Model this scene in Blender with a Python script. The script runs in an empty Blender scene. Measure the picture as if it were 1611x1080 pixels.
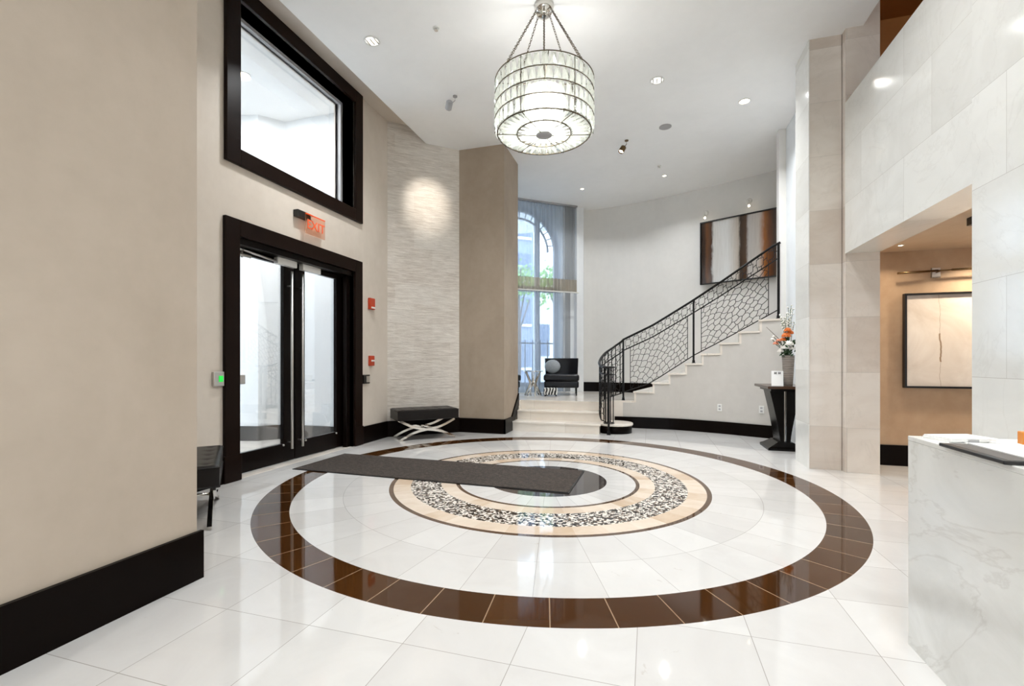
import bpy, bmesh, math, random
from mathutils import Vector, Matrix
random.seed(7)
PI = math.pi
sc = bpy.context.scene
COL = sc.collection
# ------------------------------------------------------------------ materials
def srgb(r, g, b):
    def c(v):
        v /= 255.0
        return v/12.92 if v <= .04045 else ((v+.055)/1.055)**2.4
    return (c(r), c(g), c(b), 1)

class NT:
    """small helper around a node tree"""
    def __init__(s, name):
        s.m = bpy.data.materials.new(name); s.m.use_nodes = True
        s.t = s.m.node_tree; s.t.nodes.clear()
        s.out = s.t.nodes.new('ShaderNodeOutputMaterial')
        s.b = s.t.nodes.new('ShaderNodeBsdfPrincipled')
        s.t.links.new(s.b.outputs[0], s.out.inputs[0])
    def n(s, typ, **kw):
        x = s.t.nodes.new(typ)
        for k, v in kw.items(): setattr(x, k, v)
        return x
    def put(s, sock, v):
        if hasattr(v, 'is_output'): s.t.links.new(v, sock)
        else: sock.default_value = v
    def math(s, op, a, b=0.0, c=0.0):
        x = s.n('ShaderNodeMath', operation=op)
        s.put(x.inputs[0], a); s.put(x.inputs[1], b); s.put(x.inputs[2], c)
        return x.outputs[0]
    def mix(s, f, a, b):
        x = s.n('ShaderNodeMix', data_type='RGBA')
        s.put(x.inputs[0], f); s.put(x.inputs[6], a); s.put(x.inputs[7], b)
        return x.outputs[2]
    def coord(s, kind='Object'):
        return s.n('ShaderNodeTexCoord').outputs[kind]
    def mapping(s, v, scale=(1,1,1), rot=(0,0,0)):
        x = s.n('ShaderNodeMapping'); s.put(x.inputs[0], v)
        x.inputs['Scale'].default_value = scale; x.inputs['Rotation'].default_value = rot
        return x.outputs[0]
    def noise(s, v, scale, detail=3, rough=.5, dist=0.0):
        x = s.n('ShaderNodeTexNoise'); s.put(x.inputs['Vector'], v)
        x.inputs['Scale'].default_value = scale; x.inputs['Detail'].default_value = detail
        x.inputs['Roughness'].default_value = rough; x.inputs['Distortion'].default_value = dist
        return x.outputs[0]
    def ramp(s, f, stops, const=False):
        x = s.n('ShaderNodeValToRGB'); s.put(x.inputs[0], f)
        cr = x.color_ramp
        if const: cr.interpolation = 'CONSTANT'
        while len(cr.elements) > 1: cr.elements.remove(cr.elements[-1])
        cr.elements[0].position = stops[0][0]; cr.elements[0].color = stops[0][1]
        for p, c in stops[1:]:
            e = cr.elements.new(p); e.color = c
        return x.outputs[0]
    def white(s, v):
        x = s.n('ShaderNodeTexWhiteNoise', noise_dimensions='3D'); s.put(x.inputs[0], v)
        return x.outputs[0]
    def comb(s, x_, y_, z_=0.0):
        x = s.n('ShaderNodeCombineXYZ'); s.put(x.inputs[0], x_); s.put(x.inputs[1], y_); s.put(x.inputs[2], z_)
        return x.outputs[0]
    def sep(s, v):
        x = s.n('ShaderNodeSeparateXYZ'); s.put(x.inputs[0], v); return x.outputs
    def bump(s, h, strength=.2, dist=.01):
        x = s.n('ShaderNodeBump'); s.put(x.inputs['Height'], h)
        x.inputs['Strength'].default_value = strength; x.inputs['Distance'].default_value = dist
        s.t.links.new(x.outputs[0], s.b.inputs['Normal'])
    def base(s, c): s.put(s.b.inputs['Base Color'], c)
    def rough(s, v): s.put(s.b.inputs['Roughness'], v)

def plain(name, rgb, rough=.5, metal=0.0, var=.06, scale=8, emit=None, es=1.0, coat=0, spec=.5):
    k = NT(name); c = srgb(*rgb)
    nz = k.noise(k.coord(), scale, 3)
    d = tuple(x*(1-var) for x in c[:3])+(1,); l = tuple(min(1, x*(1+var)) for x in c[:3])+(1,)
    k.base(k.mix(nz, d, l)); k.rough(rough); k.b.inputs['Metallic'].default_value = metal
    k.b.inputs['Coat Weight'].default_value = coat; k.b.inputs['Specular IOR Level'].default_value = spec
    if emit:
        k.b.inputs['Emission Color'].default_value = srgb(*emit); k.b.inputs['Emission Strength'].default_value = es
    return k.m

def plaster(name, a, b, rough=.55):
    k = NT(name); co = k.coord()
    n1 = k.noise(k.mapping(co, (1, 1, .6)), 1.3, 5, .6, .4)
    n2 = k.noise(co, 9, 4, .6)
    f = k.math('ADD', k.math('MULTIPLY', n1, .75), k.math('MULTIPLY', n2, .25))
    k.base(k.ramp(f, [(.35, srgb(*a)), (.65, srgb(*b))])); k.rough(rough)
    k.bump(k.noise(co, 60, 3), .05, .004)
    return k.m

def slabs(name, au, av, w, h, a, b, off=(0, 0), rough=.12, joint=(182, 176, 168), veins=.2, stagger=.5):
    """polished stone slabs: au, av are the object axes (0,1,2) that run across and up"""
    k = NT(name); co = k.coord(); s = k.sep(co)
    v = k.math('DIVIDE', k.math('ADD', s[av], off[1]+50*h), h)
    row = k.math('FLOOR', v)
    u = k.math('ADD', k.math('DIVIDE', k.math('ADD', s[au], off[0]+50*w), w), k.math('MULTIPLY', k.math('MODULO', row, 2.0), stagger))
    cu = k.math('FLOOR', u)
    idn = k.white(k.comb(cu, row, 3.0))
    fu = k.math('FRACT', u); fv = k.math('FRACT', v)
    eu = k.math('MULTIPLY', k.math('MINIMUM', fu, k.math('SUBTRACT', 1.0, fu)), w)
    ev = k.math('MULTIPLY', k.math('MINIMUM', fv, k.math('SUBTRACT', 1.0, fv)), h)
    line = k.math('LESS_THAN', k.math('MINIMUM', eu, ev), .0012)
    shift = k.n('ShaderNodeVectorMath', operation='ADD')
    k.put(shift.inputs[0], co); k.put(shift.inputs[1], k.comb(k.math('MULTIPLY', idn, 9.0), k.math('MULTIPLY', idn, 5.0), 0.0))
    vn = k.noise(k.mapping(shift.outputs[0], (1, 1, 1.8), (.4, .5, .3)), 1.4, 6, .62, 1.1)
    tone = k.math('ADD', k.math('MULTIPLY', vn, .6), k.math('MULTIPLY', idn, .4))
    c = k.ramp(tone, [(.25, srgb(*a)), (.7, srgb(*b))])
    vein = k.ramp(k.noise(k.mapping(shift.outputs[0], (1, 1, 1), (.9, .2, .5)), .9, 7, .6, 2.0),
                  [(.485, (0, 0, 0, 1)), (.5, (1, 1, 1, 1)), (.515, (0, 0, 0, 1))])
    c = k.mix(k.math('MULTIPLY', vein, veins*.4), c, srgb(168, 160, 150))
    c = k.mix(line, c, srgb(*joint))
    k.base(c); k.rough(rough)
    return k.m

def glass(name, tint=(1, 1, 1), refl=.08):
    k = NT(name); k.t.nodes.remove(k.b)
    tr = k.n('ShaderNodeBsdfTransparent'); tr.inputs[0].default_value = (*tint, 1)
    gl = k.n('ShaderNodeBsdfGlossy'); gl.inputs['Roughness'].default_value = .01
    fr = k.n('ShaderNodeFresnel'); fr.inputs[0].default_value = 1.4
    mx = k.n('ShaderNodeMixShader'); k.put(mx.inputs[0], k.math('MAXIMUM', k.math('MULTIPLY', fr.outputs[0], .5), refl*.3))
    k.t.links.new(tr.outputs[0], mx.inputs[1]); k.t.links.new(gl.outputs[0], mx.inputs[2])
    k.t.links.new(mx.outputs[0], k.out.inputs[0])
    return k.m

M = {}
M['plaster'] = plaster('beige_plaster', (206, 195, 182), (218, 208, 196))
M['plaster_shaded'] = plaster('shaded_beige_plaster', (174, 160, 144), (186, 172, 156))  # same paint as the entrance wall, its shade put into the colour
M['plaster_tan'] = plaster('tan_plaster', (156, 140, 122), (172, 156, 138))
M['plaster_brown'] = plaster('ochre_plaster', (150, 92, 38), (166, 106, 50))
M['plaster_alcove'] = plaster('alcove_plaster', (174, 144, 114), (196, 168, 138))
M['plaster_grey'] = plaster('grey_plaster', (220, 218, 214), (228, 226, 222))
M['plaster_stair'] = plaster('stair_plaster', (192, 187, 180), (204, 199, 192))
M['white_wall'] = plaster('white_paint', (226, 229, 231), (236, 239, 241))
M['ceiling'] = plaster('ceiling_paint', (241, 241, 240), (246, 246, 245), .7)
M['ceiling_tan'] = plaster('ceiling_tan_paint', (200, 176, 148), (212, 190, 164), .7)
M['base'] = plain('black_baseboard', (11, 5, 3), .3, var=.3, spec=.08)
M['frame'] = plain('espresso_wood', (24, 13, 8), .35, var=.35, scale=5, spec=.1)
M['doorwood'] = plain('espresso_door', (14, 7, 5), .3, var=.3, spec=.12)
M['steel'] = plain('brushed_steel', (214, 212, 208), .34, 1.0)
M['chrome'] = plain('chrome', (225, 222, 216), .07, 1.0, var=.02)
M['iron'] = plain('black_iron', (20, 17, 16), .38, .6, var=.3)
M['bronze'] = plain('aged_brass', (120, 96, 66), .3, 1.0)
M['wire'] = plain('chandelier_wire', (96, 86, 70), .35, .7)
M['white_plastic'] = plain('white_plastic', (232, 231, 227), .35, var=.02)
M['grey_plastic'] = plain('grey_plastic', (165, 164, 165), .6, var=.03)
M['black_plastic'] = plain('black_plastic', (16, 14, 14), .35, var=.2)
M['red_plastic'] = plain('red_plastic', (190, 62, 28), .35, var=.08)
M['leather'] = plain('black_leather', (18, 13, 11), .38, var=.3, scale=30, spec=.3)
M['velvet'] = plain('black_satin', (12, 12, 18), .35, var=.3, scale=12, spec=.3)
M['lacquer'] = plain('black_lacquer', (10, 7, 6), .25, var=.2, spec=.15)
M['tabletop'] = plain('dark_walnut', (66, 42, 26), .2, var=.3)
M['paper'] = plain('white_paper', (238, 237, 234), .6, var=.02)
M['ink'] = plain('dark_ink', (60, 58, 60), .6)
M['orange'] = plain('orange_card', (214, 132, 44), .45, var=.08)
M['pillow'] = plain('silver_pillow', (150, 156, 160), .5, var=.25, scale=25)
M['green'] = plain('leaf_green', (52, 78, 44), .6, var=.35, scale=20)
M['leaf'] = plain('tree_leaf', (142, 176, 104), .6, var=.4, scale=3)
M['bark'] = plain('bark', (88, 74, 62), .8, var=.3)
M['petal_white'] = plain('white_petal', (240, 236, 228), .6, var=.06, scale=40)
M['petal_orange'] = plain('orange_petal', (214, 112, 38), .55, var=.25, scale=40)
M['petal_pink'] = plain('salmon_petal', (214, 138, 108), .55, var=.2, scale=40)
M['facade'] = plain('grey_facade', (134, 144, 164), .8, var=.1, scale=.6)
M['facade_win'] = plain('facade_glass', (100, 112, 132), .3, var=.3)
M['pale_facade'] = plain('pale_facade', (226, 226, 224), .8, var=.06, scale=.6)
M['pavement'] = plain('pavement', (170, 170, 170), .8, var=.12, scale=3)
M['cream_step'] = slabs('cream_marble', 0, 1, 1.35, .6, (222, 212, 200), (238, 231, 221), rough=.15, veins=.1)
M['stone_x'] = slabs('honed_onyx_side', 1, 2, 1.2, .6, (212, 210, 204), (232, 231, 226), (.2, .1), veins=.25, stagger=.33)
M['stone_y'] = slabs('honed_onyx_front', 0, 2, 1.2, .6, (196, 182, 168), (222, 214, 204), (.35, .12), veins=.25)
M['counter'] = slabs('desk_marble', 1, 2, 3.2, 1.6, (208, 207, 201), (246, 246, 243), (1.9, .1), rough=.16, veins=.55)
M['counter_top'] = slabs('desk_marble_top', 0, 1, 4.2, 4.6, (220, 219, 214), (236, 235, 231), rough=.12, veins=.5)
M['glass'] = glass('clear_glass')
M['glass_cool'] = glass('window_glass', (.93, .97, 1.0))
M['lamp_on'] = plain('lamp_glow', (255, 240, 215), .5, emit=(255, 236, 205), es=14)
M['lamp_soft'] = plain('lamp_glow_soft', (240, 240, 236), .4, emit=(255, 250, 240), es=1.2)
M['green_led'] = plain('green_led', (40, 200, 70), .4, emit=(40, 230, 80), es=.5)

# carpet mat
k = NT('charcoal_carpet'); co = k.coord()
f_ = k.noise(co, 95, 4, .7); g_ = k.noise(k.mapping(co, (1, 2.2, 1)), 26, 4, .7)
k.base(k.ramp(k.math('ADD', k.math('MULTIPLY', f_, .5), k.math('MULTIPLY', g_, .5)), [(.36, srgb(32, 26, 23)), (.5, srgb(54, 46, 40)), (.64, srgb(96, 84, 74))]))
k.rough(.95); k.bump(f_, .6, .01); M['carpet'] = k.m

# split-face stone
k = NT('split_face_stone'); co = k.coord(); s = k.sep(co)
st = k.noise(k.mapping(co, (2.2, 2.2, 22)), 2.2, 5, .65, .3)
row = k.math('FLOOR', k.math('DIVIDE', s[2], .305))
rid = k.white(k.comb(row, k.math('FLOOR', k.math('ADD', k.math('DIVIDE', s[0], .46), k.math('MULTIPLY', k.math('MODULO', row, 2.0), .5))), 1.0))
k.base(k.mix(rid, k.ramp(st, [(.3, srgb(186, 174, 162)), (.7, srgb(228, 221, 211))]), k.ramp(st, [(.3, srgb(202, 194, 184)), (.7, srgb(232, 226, 217))])))
k.rough(.22)
k.bump(k.math('ADD', st, k.math('MULTIPLY', k.noise(k.mapping(co, (1, 1, 4)), 30, 3), .25)), .55, .02)
M['split'] = k.m

# vase, ribbed
k = NT('ribbed_ceramic'); s = k.sep(k.coord())
w_ = k.math('SINE', k.math('MULTIPLY', s[2], 260.0))
k.base(k.mix(k.math('ADD', k.math('MULTIPLY', w_, .3), k.math('MULTIPLY', k.noise(k.mapping(k.coord(), (2, 2, 14)), 6, 3), .6)), srgb(120, 108, 98), srgb(186, 178, 168)))
k.rough(.5); k.bump(w_, .5, .004); M['vase'] = k.m

# zebra
k = NT('zebra_fabric')
z_ = k.math('SINE', k.math('ADD', k.math('MULTIPLY', k.sep(k.coord())[0], 95.0), k.math('MULTIPLY', k.noise(k.coord(), 5, 2), 14.0)))
k.base(k.mix(k.math('GREATER_THAN', z_, 0.0), srgb(18, 18, 20), srgb(225, 224, 220))); k.rough(.7); M['zebra'] = k.m

# sheer curtain
def sheer(name, col, trans, tint):
    k = NT(name); k.t.nodes.remove(k.b)
    tr = k.n('ShaderNodeBsdfTransparent'); tr.inputs[0].default_value = (*tint, 1)
    tl = k.n('ShaderNodeBsdfTranslucent'); df = k.n('ShaderNodeBsdfDiffuse')
    u = k.noise(k.mapping(k.coord(), (1, 1, .02)), 40, 3)
    c = k.mix(u, srgb(*[x*.86 for x in col]), srgb(*col))
    k.put(tl.inputs[0], c); k.put(df.inputs[0], c)
    m1 = k.n('ShaderNodeMixShader'); m1.inputs[0].default_value = .5
    m2 = k.n('ShaderNodeMixShader'); m2.inputs[0].default_value = trans
    k.t.links.new(tl.outputs[0], m1.inputs[1]); k.t.links.new(df.outputs[0], m1.inputs[2])
    k.t.links.new(m1.outputs[0], m2.inputs[1]); k.t.links.new(tr.outputs[0], m2.inputs[2])
    k.t.links.new(m2.outputs[0], k.out.inputs[0])
    return k.m
M['sheer'] = sheer('white_sheer', (214, 222, 234), .62, (.84, .92, 1.0))
M['sheer_dense'] = sheer('gathered_sheer', (196, 196, 196), .25, (.85, .92, 1))
M['sheer_band'] = sheer('taupe_sheer', (176, 164, 146), .2, (.95, .93, .9))

# crystal
k = NT('cut_crystal'); k.t.nodes.remove(k.b)
tr = k.n('ShaderNodeBsdfTransparent'); tr.inputs[0].default_value = (.93, .95, .93, 1)
gl = k.n('ShaderNodeBsdfGlossy'); gl.inputs['Roughness'].default_value = .04; gl.inputs[0].default_value = (.95, .97, .94, 1)
tl = k.n('ShaderNodeBsdfTranslucent'); tl.inputs[0].default_value = (.95, .97, .92, 1)
lw = k.n('ShaderNodeLayerWeight'); lw.inputs[0].default_value = .35
m1 = k.n('ShaderNodeMixShader'); m1.inputs[0].default_value = .40
m2 = k.n('ShaderNodeMixShader'); k.put(m2.inputs[0], k.math('ADD', k.math('MULTIPLY', lw.outputs[1], .6), .12))
k.t.links.new(tr.outputs[0], m1.inputs[1]); k.t.links.new(tl.outputs[0], m1.inputs[2])
k.t.links.new(m1.outputs[0], m2.inputs[1]); k.t.links.new(gl.outputs[0], m2.inputs[2]); k.t.links.new(m2.outputs[0], k.out.inputs[0])
M['crystal'] = k.m

# floor with the round medallion
CX, CY = -1.0, 4.59
k = NT('marble_medallion_floor'); co = k.coord(); s = k.sep(co)
dx = k.math('SUBTRACT', s[0], CX); dy = k.math('SUBTRACT', s[1], CY)
r = k.math('SQRT', k.math('ADD', k.math('MULTIPLY', dx, dx), k.math('MULTIPLY', dy, dy)))
an = k.math('ADD', k.math('DIVIDE', k.math('ARCTAN2', dy, dx), 2*PI), 1.0)
T = .477
gx = k.math('DIVIDE', k.math('ADD', s[0], .527+T*50), T); gy = k.math('DIVIDE', k.math('ADD', s[1], -1.745+T*50), T)
def edge(v, size):
    f = k.math('FRACT', v); return k.math('MULTIPLY', k.math('MINIMUM', f, k.math('SUBTRACT', 1.0, f)), size)
gline = k.math('LESS_THAN', k.math('MINIMUM', edge(gx, T), edge(gy, T)), .0016)
gid = k.white(k.comb(k.math('FLOOR', gx), k.math('FLOOR', gy), 0.0))
av = k.math('ADD', k.math('MULTIPLY', an, 38.0), .0237*38/9.43*4)
arc = k.math('MULTIPLY', edge(av, 2*PI/38), r)
aline = k.math('LESS_THAN', k.math('MINIMUM', arc, k.math('ABSOLUTE', k.math('SUBTRACT', r, 1.94))), .0014)
aid = k.white(k.comb(k.math('FLOOR', av), k.math('GREATER_THAN', r, 1.94), 4.0))
bv = k.math('ADD', k.math('MULTIPLY', an, 53.0), .386)
bline = k.math('LESS_THAN', k.math('MULTIPLY', edge(bv, 2*PI/53), r), .0028)
bid = k.white(k.comb(k.math('FLOOR', bv), 7.0, 4.0))
inann = k.math('LESS_THAN', r, 2.4)
line = k.math('ADD', k.math('MULTIPLY', inann, aline), k.math('MULTIPLY', k.math('SUBTRACT', 1.0, inann), gline))
tid = k.math('ADD', k.math('MULTIPLY', inann, aid), k.math('MULTIPLY', k.math('SUBTRACT', 1.0, inann), gid))
sh = k.n('ShaderNodeVectorMath', operation='ADD'); k.put(sh.inputs[0], co); k.put(sh.inputs[1], k.comb(k.math('MULTIPLY', tid, 7.0), k.math('MULTIPLY', tid, 3.0), 0.0))
mn = k.noise(sh.outputs[0], 2.2, 6, .6, 1.0)
tone = k.math('ADD', k.math('MULTIPLY', mn, .7), k.math('MULTIPLY', tid, .3))
marb = k.ramp(tone, [(.25, srgb(200, 197, 194)), (.7, srgb(214, 212, 209))])
fleck = k.ramp(k.noise(sh.outputs[0], 3.0, 8, .7, 2.5), [(.30, (1, 1, 1, 1)), (.335, (0, 0, 0, 1))])
marb = k.mix(k.math('MULTIPLY', fleck, .45), marb, srgb(176, 166, 156))
marb = k.mix(k.math('MULTIPLY', line, .75), marb, srgb(140, 134, 126))
tan = k.ramp(k.math('ADD', k.math('MULTIPLY', k.noise(co, 4, 5, .6, 1.0), .6), k.math('MULTIPLY', aid, .4)), [(.25, srgb(200, 176, 150)), (.7, srgb(226, 212, 196))])
brn = k.mix(bid, srgb(58, 33, 12), srgb(72, 43, 18))
brn = k.mix(bline, brn, srgb(150, 128, 104))
thin = k.mix(k.noise(co, 30, 3), srgb(70, 50, 34), srgb(98, 74, 54))
vo = k.n('ShaderNodeTexVoronoi', feature='F1'); k.put(vo.inputs['Vector'], co); vo.inputs['Scale'].default_value = 58
vs = k.n('ShaderNodeSeparateColor'); k.put(vs.inputs[0], vo.outputs['Color'])
mos = k.ramp(vs.outputs[0], [(0, srgb(34, 28, 25)), (.42, srgb(120, 104, 90)), (.56, srgb(225, 218, 208))], True)
disc = k.mix(k.noise(co, 12, 4), srgb(52, 46, 44), srgb(78, 70, 66))
c = disc
for rad, col in [(.60, marb), (.878, thin), (.913, tan), (1.055, mos), (1.344, tan), (1.505, thin), (1.546, marb), (2.352, brn), (2.616, marb)]:
    c = k.mix(k.math('GREATER_THAN', r, rad), c, col)
k.base(c); k.rough(.045); k.b.inputs['IOR'].default_value = 1.5; k.b.inputs['Specular IOR Level'].default_value = .42
k.b.inputs['Coat Weight'].default_value = 0; k.b.inputs['Coat Roughness'].default_value = .02
M['floor'] = k.m

# streaked paintings
k = NT('streaked_painting'); co = k.coord(); s = k.sep(co)
wob = k.noise(k.mapping(co, (1, 1, .35)), 7, 5, .7)
u = k.math('ADD', s[0], k.math('MULTIPLY', k.math('SUBTRACT', wob, .5), .10))
fine = k.noise(k.mapping(co, (26, 1, 1.3)), 1.6, 5, .7)
g = k.ramp(k.math('ADD', k.math('DIVIDE', u, 1.5), .5), [(0, srgb(40, 26, 18)), (.03, srgb(96, 58, 30)), (.09, srgb(64, 40, 26)), (.12, srgb(206, 204, 200)), (.3, srgb(224, 224, 222)), (.43, srgb(198, 188, 176)), (.46, srgb(52, 36, 26)), (.53, srgb(84, 60, 42)), (.56, srgb(204, 200, 196)), (.68, srgb(214, 206, 198)), (.74, srgb(170, 104, 50)), (.80, srgb(112, 62, 28)), (.86, srgb(60, 42, 32)), (.93, srgb(120, 92, 70)), (1, srgb(52, 40, 34))])
k.base(k.mix(k.math('MULTIPLY', k.math('SUBTRACT', fine, .35), .5), g, srgb(110, 88, 70))); k.rough(.12); M['painting'] = k.m

k = NT('pale_abstract'); co = k.coord(); s = k.sep(co)
bg = k.ramp(k.noise(co, 1.6, 5, .6, .8), [(.35, srgb(206, 194, 182)), (.65, srgb(232, 225, 217))])
wob = k.math('MULTIPLY', k.math('SUBTRACT', k.noise(k.mapping(co, (0.01, .01, 1)), 3.0, 4), .5), .09)
dist = k.math('ABSOLUTE', k.math('SUBTRACT', k.math('ADD', s[0], .33), wob))
wid = k.math('ADD', .0015, k.math('MULTIPLY', k.math('LESS_THAN', k.math('ABSOLUTE', k.math('ADD', s[2], .08)), .16), .006))
c = k.mix(k.math('LESS_THAN', dist, wid), bg, srgb(150, 128, 104))
k.base(c); k.rough(.3); M['pale_art'] = k.m

k = NT('exit_acrylic'); k.t.nodes.remove(k.b)
tr = k.n('ShaderNodeBsdfTransparent'); df = k.n('ShaderNodeBsdfTranslucent'); df.inputs[0].default_value = srgb(255, 214, 190)
mx = k.n('ShaderNodeMixShader'); mx.inputs[0].default_value = .45
k.t.links.new(tr.outputs[0], mx.inputs[1]); k.t.links.new(df.outputs[0], mx.inputs[2]); k.t.links.new(mx.outputs[0], k.out.inputs[0])
M['exit_panel'] = k.m
M['exit_red'] = plain('exit_red', (216, 84, 40), .4, emit=(230, 80, 30), es=.25)

# ------------------------------------------------------------------ geometry helpers
class MB:
    def __init__(s, mat=None): s.bm = bmesh.new(); s.M = mat or Matrix.Identity(4)
    def v(s, p): return s.bm.verts.new(s.M @ Vector(p))
    def face(s, vs, smooth=False):
        try:
            f = s.bm.faces.new(vs); f.smooth = smooth; return f
        except ValueError: return None
    def box(s, x0, x1, y0, y1, z0, z1):
        p = [s.v((x, y, z)) for z in (z0, z1) for (x, y) in ((x0, y0), (x1, y0), (x1, y1), (x0, y1))]
        for q in ((3, 2, 1, 0), (4, 5, 6, 7), (0, 1, 5, 4), (1, 2, 6, 5), (2, 3, 7, 6), (3, 0, 4, 7)):
            s.face([p[i] for i in q])
        return s
    def prism(s, poly, z0, z1):
        a = [s.v((x, y, z0)) for x, y in poly]; b = [s.v((x, y, z1)) for x, y in poly]
        n = len(poly)
        s.face(a[::-1]); s.face(b)
        for i in range(n): s.face([a[i], a[(i+1) % n], b[(i+1) % n], b[i]])
        return s
    def extr(s, poly, axis, c0, c1):
        """poly of 2d points in the plane normal to axis ('x' or 'y'), extruded c0..c1"""
        f = (lambda p, c: (c, p[0], p[1])) if axis == 'x' else (lambda p, c: (p[0], c, p[1]))
        a = [s.v(f(p, c0)) for p in poly]; b = [s.v(f(p, c1)) for p in poly]; n = len(poly)
        s.face(a[::-1]); s.face(b)
        for i in range(n): s.face([a[i], a[(i+1) % n], b[(i+1) % n], b[i]])
        return s
    def lathe(s, prof, n=32, c=(0, 0, 0), cap=True):
        rings = []
        for r, z in prof:
            rings.append([s.v((c[0]+r*math.cos(2*PI*i/n), c[1]+r*math.sin(2*PI*i/n), c[2]+z)) for i in range(n)])
        for a, b in zip(rings, rings[1:]):
            for i in range(n): s.face([a[i], a[(i+1) % n], b[(i+1) % n], b[i]], True)
        if cap:
            s.face(rings[0][::-1]); s.face(rings[-1])
        return s
    def tube(s, pts, r, n=8, closed=False, sx=1.0, rads=None):
        pts = [Vector(p) for p in pts]; rings = []; m = len(pts)
        up0 = Vector((0, 0, 1))
        for i, p in enumerate(pts):
            a = pts[i-1] if (i > 0 or closed) else p
            b = pts[(i+1) % m] if (i < m-1 or closed) else p
            t = (b-a).normalized() if (b-a).length > 1e-9 else Vector((0, 0, 1))
            up = up0 if abs(t.z) < .95 else Vector((1, 0, 0))
            u = t.cross(up).normalized(); w = u.cross(t).normalized()
            rr = rads[i] if rads else r
            rings.append([s.v(p+u*(rr*sx*math.cos(2*PI*j/n+PI/4))+w*(rr*math.sin(2*PI*j/n+PI/4))) for j in range(n)])
        m2 = m if closed else m-1
        for i in range(m2):
            a = rings[i]; b = rings[(i+1) % m]
            for j in range(n): s.face([a[j], a[(j+1) % n], b[(j+1) % n], b[j]], n > 4)
        if not closed: s.face(rings[0][::-1]); s.face(rings[-1])
        return s
    def ball(s, c, r, sub=2, sc3=(1, 1, 1), jit=0):
        mt = s.M @ Matrix.Translation(c) @ Matrix.Diagonal((r*sc3[0], r*sc3[1], r*sc3[2], 1))
        ret = bmesh.ops.create_icosphere(s.bm, subdivisions=sub, radius=1, matrix=mt)
        for v in ret['verts']:
            if jit: v.co += Vector([random.uniform(-jit, jit) for _ in range(3)])
            for f in v.link_faces: f.smooth = True
        return s
    def build(s, name, mat, parent=None, bevel=0, loc=None, rz=0, seg=2):
        bmesh.ops.recalc_face_normals(s.bm, faces=s.bm.faces)
        me = bpy.data.meshes.new(name); s.bm.to_mesh(me); s.bm.free()
        me.materials.append(M[mat] if isinstance(mat, str) else mat)
        o = bpy.data.objects.new(name, me); COL.objects.link(o)
        if parent is not None: o.parent = parent
        if loc is not None: o.location = loc
        if rz: o.rotation_euler = (0, 0, rz)
        if bevel:
            b = o.modifiers.new('soft_edge', 'BEVEL'); b.width = bevel; b.segments = seg; b.limit_method = 'ANGLE'
        return o

def tag(o, label, cat, group=None, kind=None):
    o['label'] = label; o['category'] = cat
    if group: o['group'] = group
    if kind: o['kind'] = kind
    return o
def thing(name, label, cat, loc=(0, 0, 0), rz=0, group=None):
    o = bpy.data.objects.new(name, None); COL.objects.link(o)
    o.empty_display_size = .1; o.location = loc; o.rotation_euler = (0, 0, rz)
    return tag(o, label, cat, group)
def struct(name, mb, mat, label, cat, parent=None, bevel=0):
    o = mb.build(name, mat, parent, bevel)
    if parent is None:
        o['kind'] = 'structure'; tag(o, label, cat)
    return o
def copy_tree(o, parent=None):
    c = o.copy(); COL.objects.link(c); c.parent = parent
    for ch in [x for x in list(bpy.data.objects) if x.parent == o and x != c]: copy_tree(ch, c)
    return c
def lerp(a, b, t): return a+(b-a)*t
def interp(pts, x):
    if x <= pts[0][0]: return pts[0][1]
    for (x0, y0), (x1, y1) in zip(pts, pts[1:]):
        if x <= x1: return lerp(y0, y1, (x-x0)/(x1-x0))
    return pts[-1][1]

ZC = 4.80          # main ceiling
ZP = .49           # landing
DC = 4.63          # door axis
# ------------------------------------------------------------------ shell
struct('floor', MB().box(-4.35, 5.2, -4.6, 12.5, -.2, 0), 'floor', 'cream marble floor with inlaid round brown and mosaic medallion', 'floor')
cp = [(-3.53, -4.6), (2.2, -4.6), (2.2, 6.38), (5.2, 6.38), (5.2, 12.5), (-5.6, 12.5), (-5.6, 7.4), (-3.53, 7.4)]
struct('ceiling', MB().prism(cp, ZC, 5.16), 'ceiling', 'smooth white lobby ceiling', 'ceiling')
struct('ceiling_slot', MB().box(-4.35, -3.5, -4.6, 7.5, 5.035, 5.2), 'plaster', 'raised ceiling slot above the entrance wall', 'ceiling')

# entrance wall x=-4 with door and window openings
W = MB()
for y0, y1, z0, z1 in [(2.7, 3.69, 0, 5.2), (5.57, 6.6, 0, 5.2), (3.69, 5.57, 2.47, 3.35), (3.69, 5.57, 4.86, 5.2)]:
    W.box(-4.3, -4.0, y0, y1, z0, z1)
struct('wall_left', W, 'plaster', 'beige plaster wall around the entrance doors', 'wall')
# near wall
struct('wall_left_near', MB().prism([(-4.35, -4.6), (-2.395, -4.6), (-2.395, 1.945), (-3.1, 1.99), (-4.35, 1.99)], 0, 5.16), 'plaster_shaded', 'large beige plaster wall close to the camera', 'wall')
# angled split-face walls (north visible, south hidden twin)
def angled(y0, y1, nm, lab):
    sg = 1 if y1 > y0 else -1
    MBx = MB().prism([(-4.0, y0), (-3.1, y1), (-3.2, y1+.15*sg), (-4.2, y0+.15*sg)], 0, 5.16)
    return struct(nm, MBx, 'split', lab, 'wall')
angled(6.48, 7.27, 'wall_stone', 'angled split face stone wall panel behind the bench')
angled(2.78, 1.99, 'wall_stone_south', 'angled stone wall beside the beige near wall')
# column
struct('wall_column', MB().prism([(-3.4, 7.27), (-2.295, 7.27), (-2.295, 8.10), (-3.4, 8.10)], 0, 5.16), 'plaster_tan', 'tan plaster column beside the steps', 'column')
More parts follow.
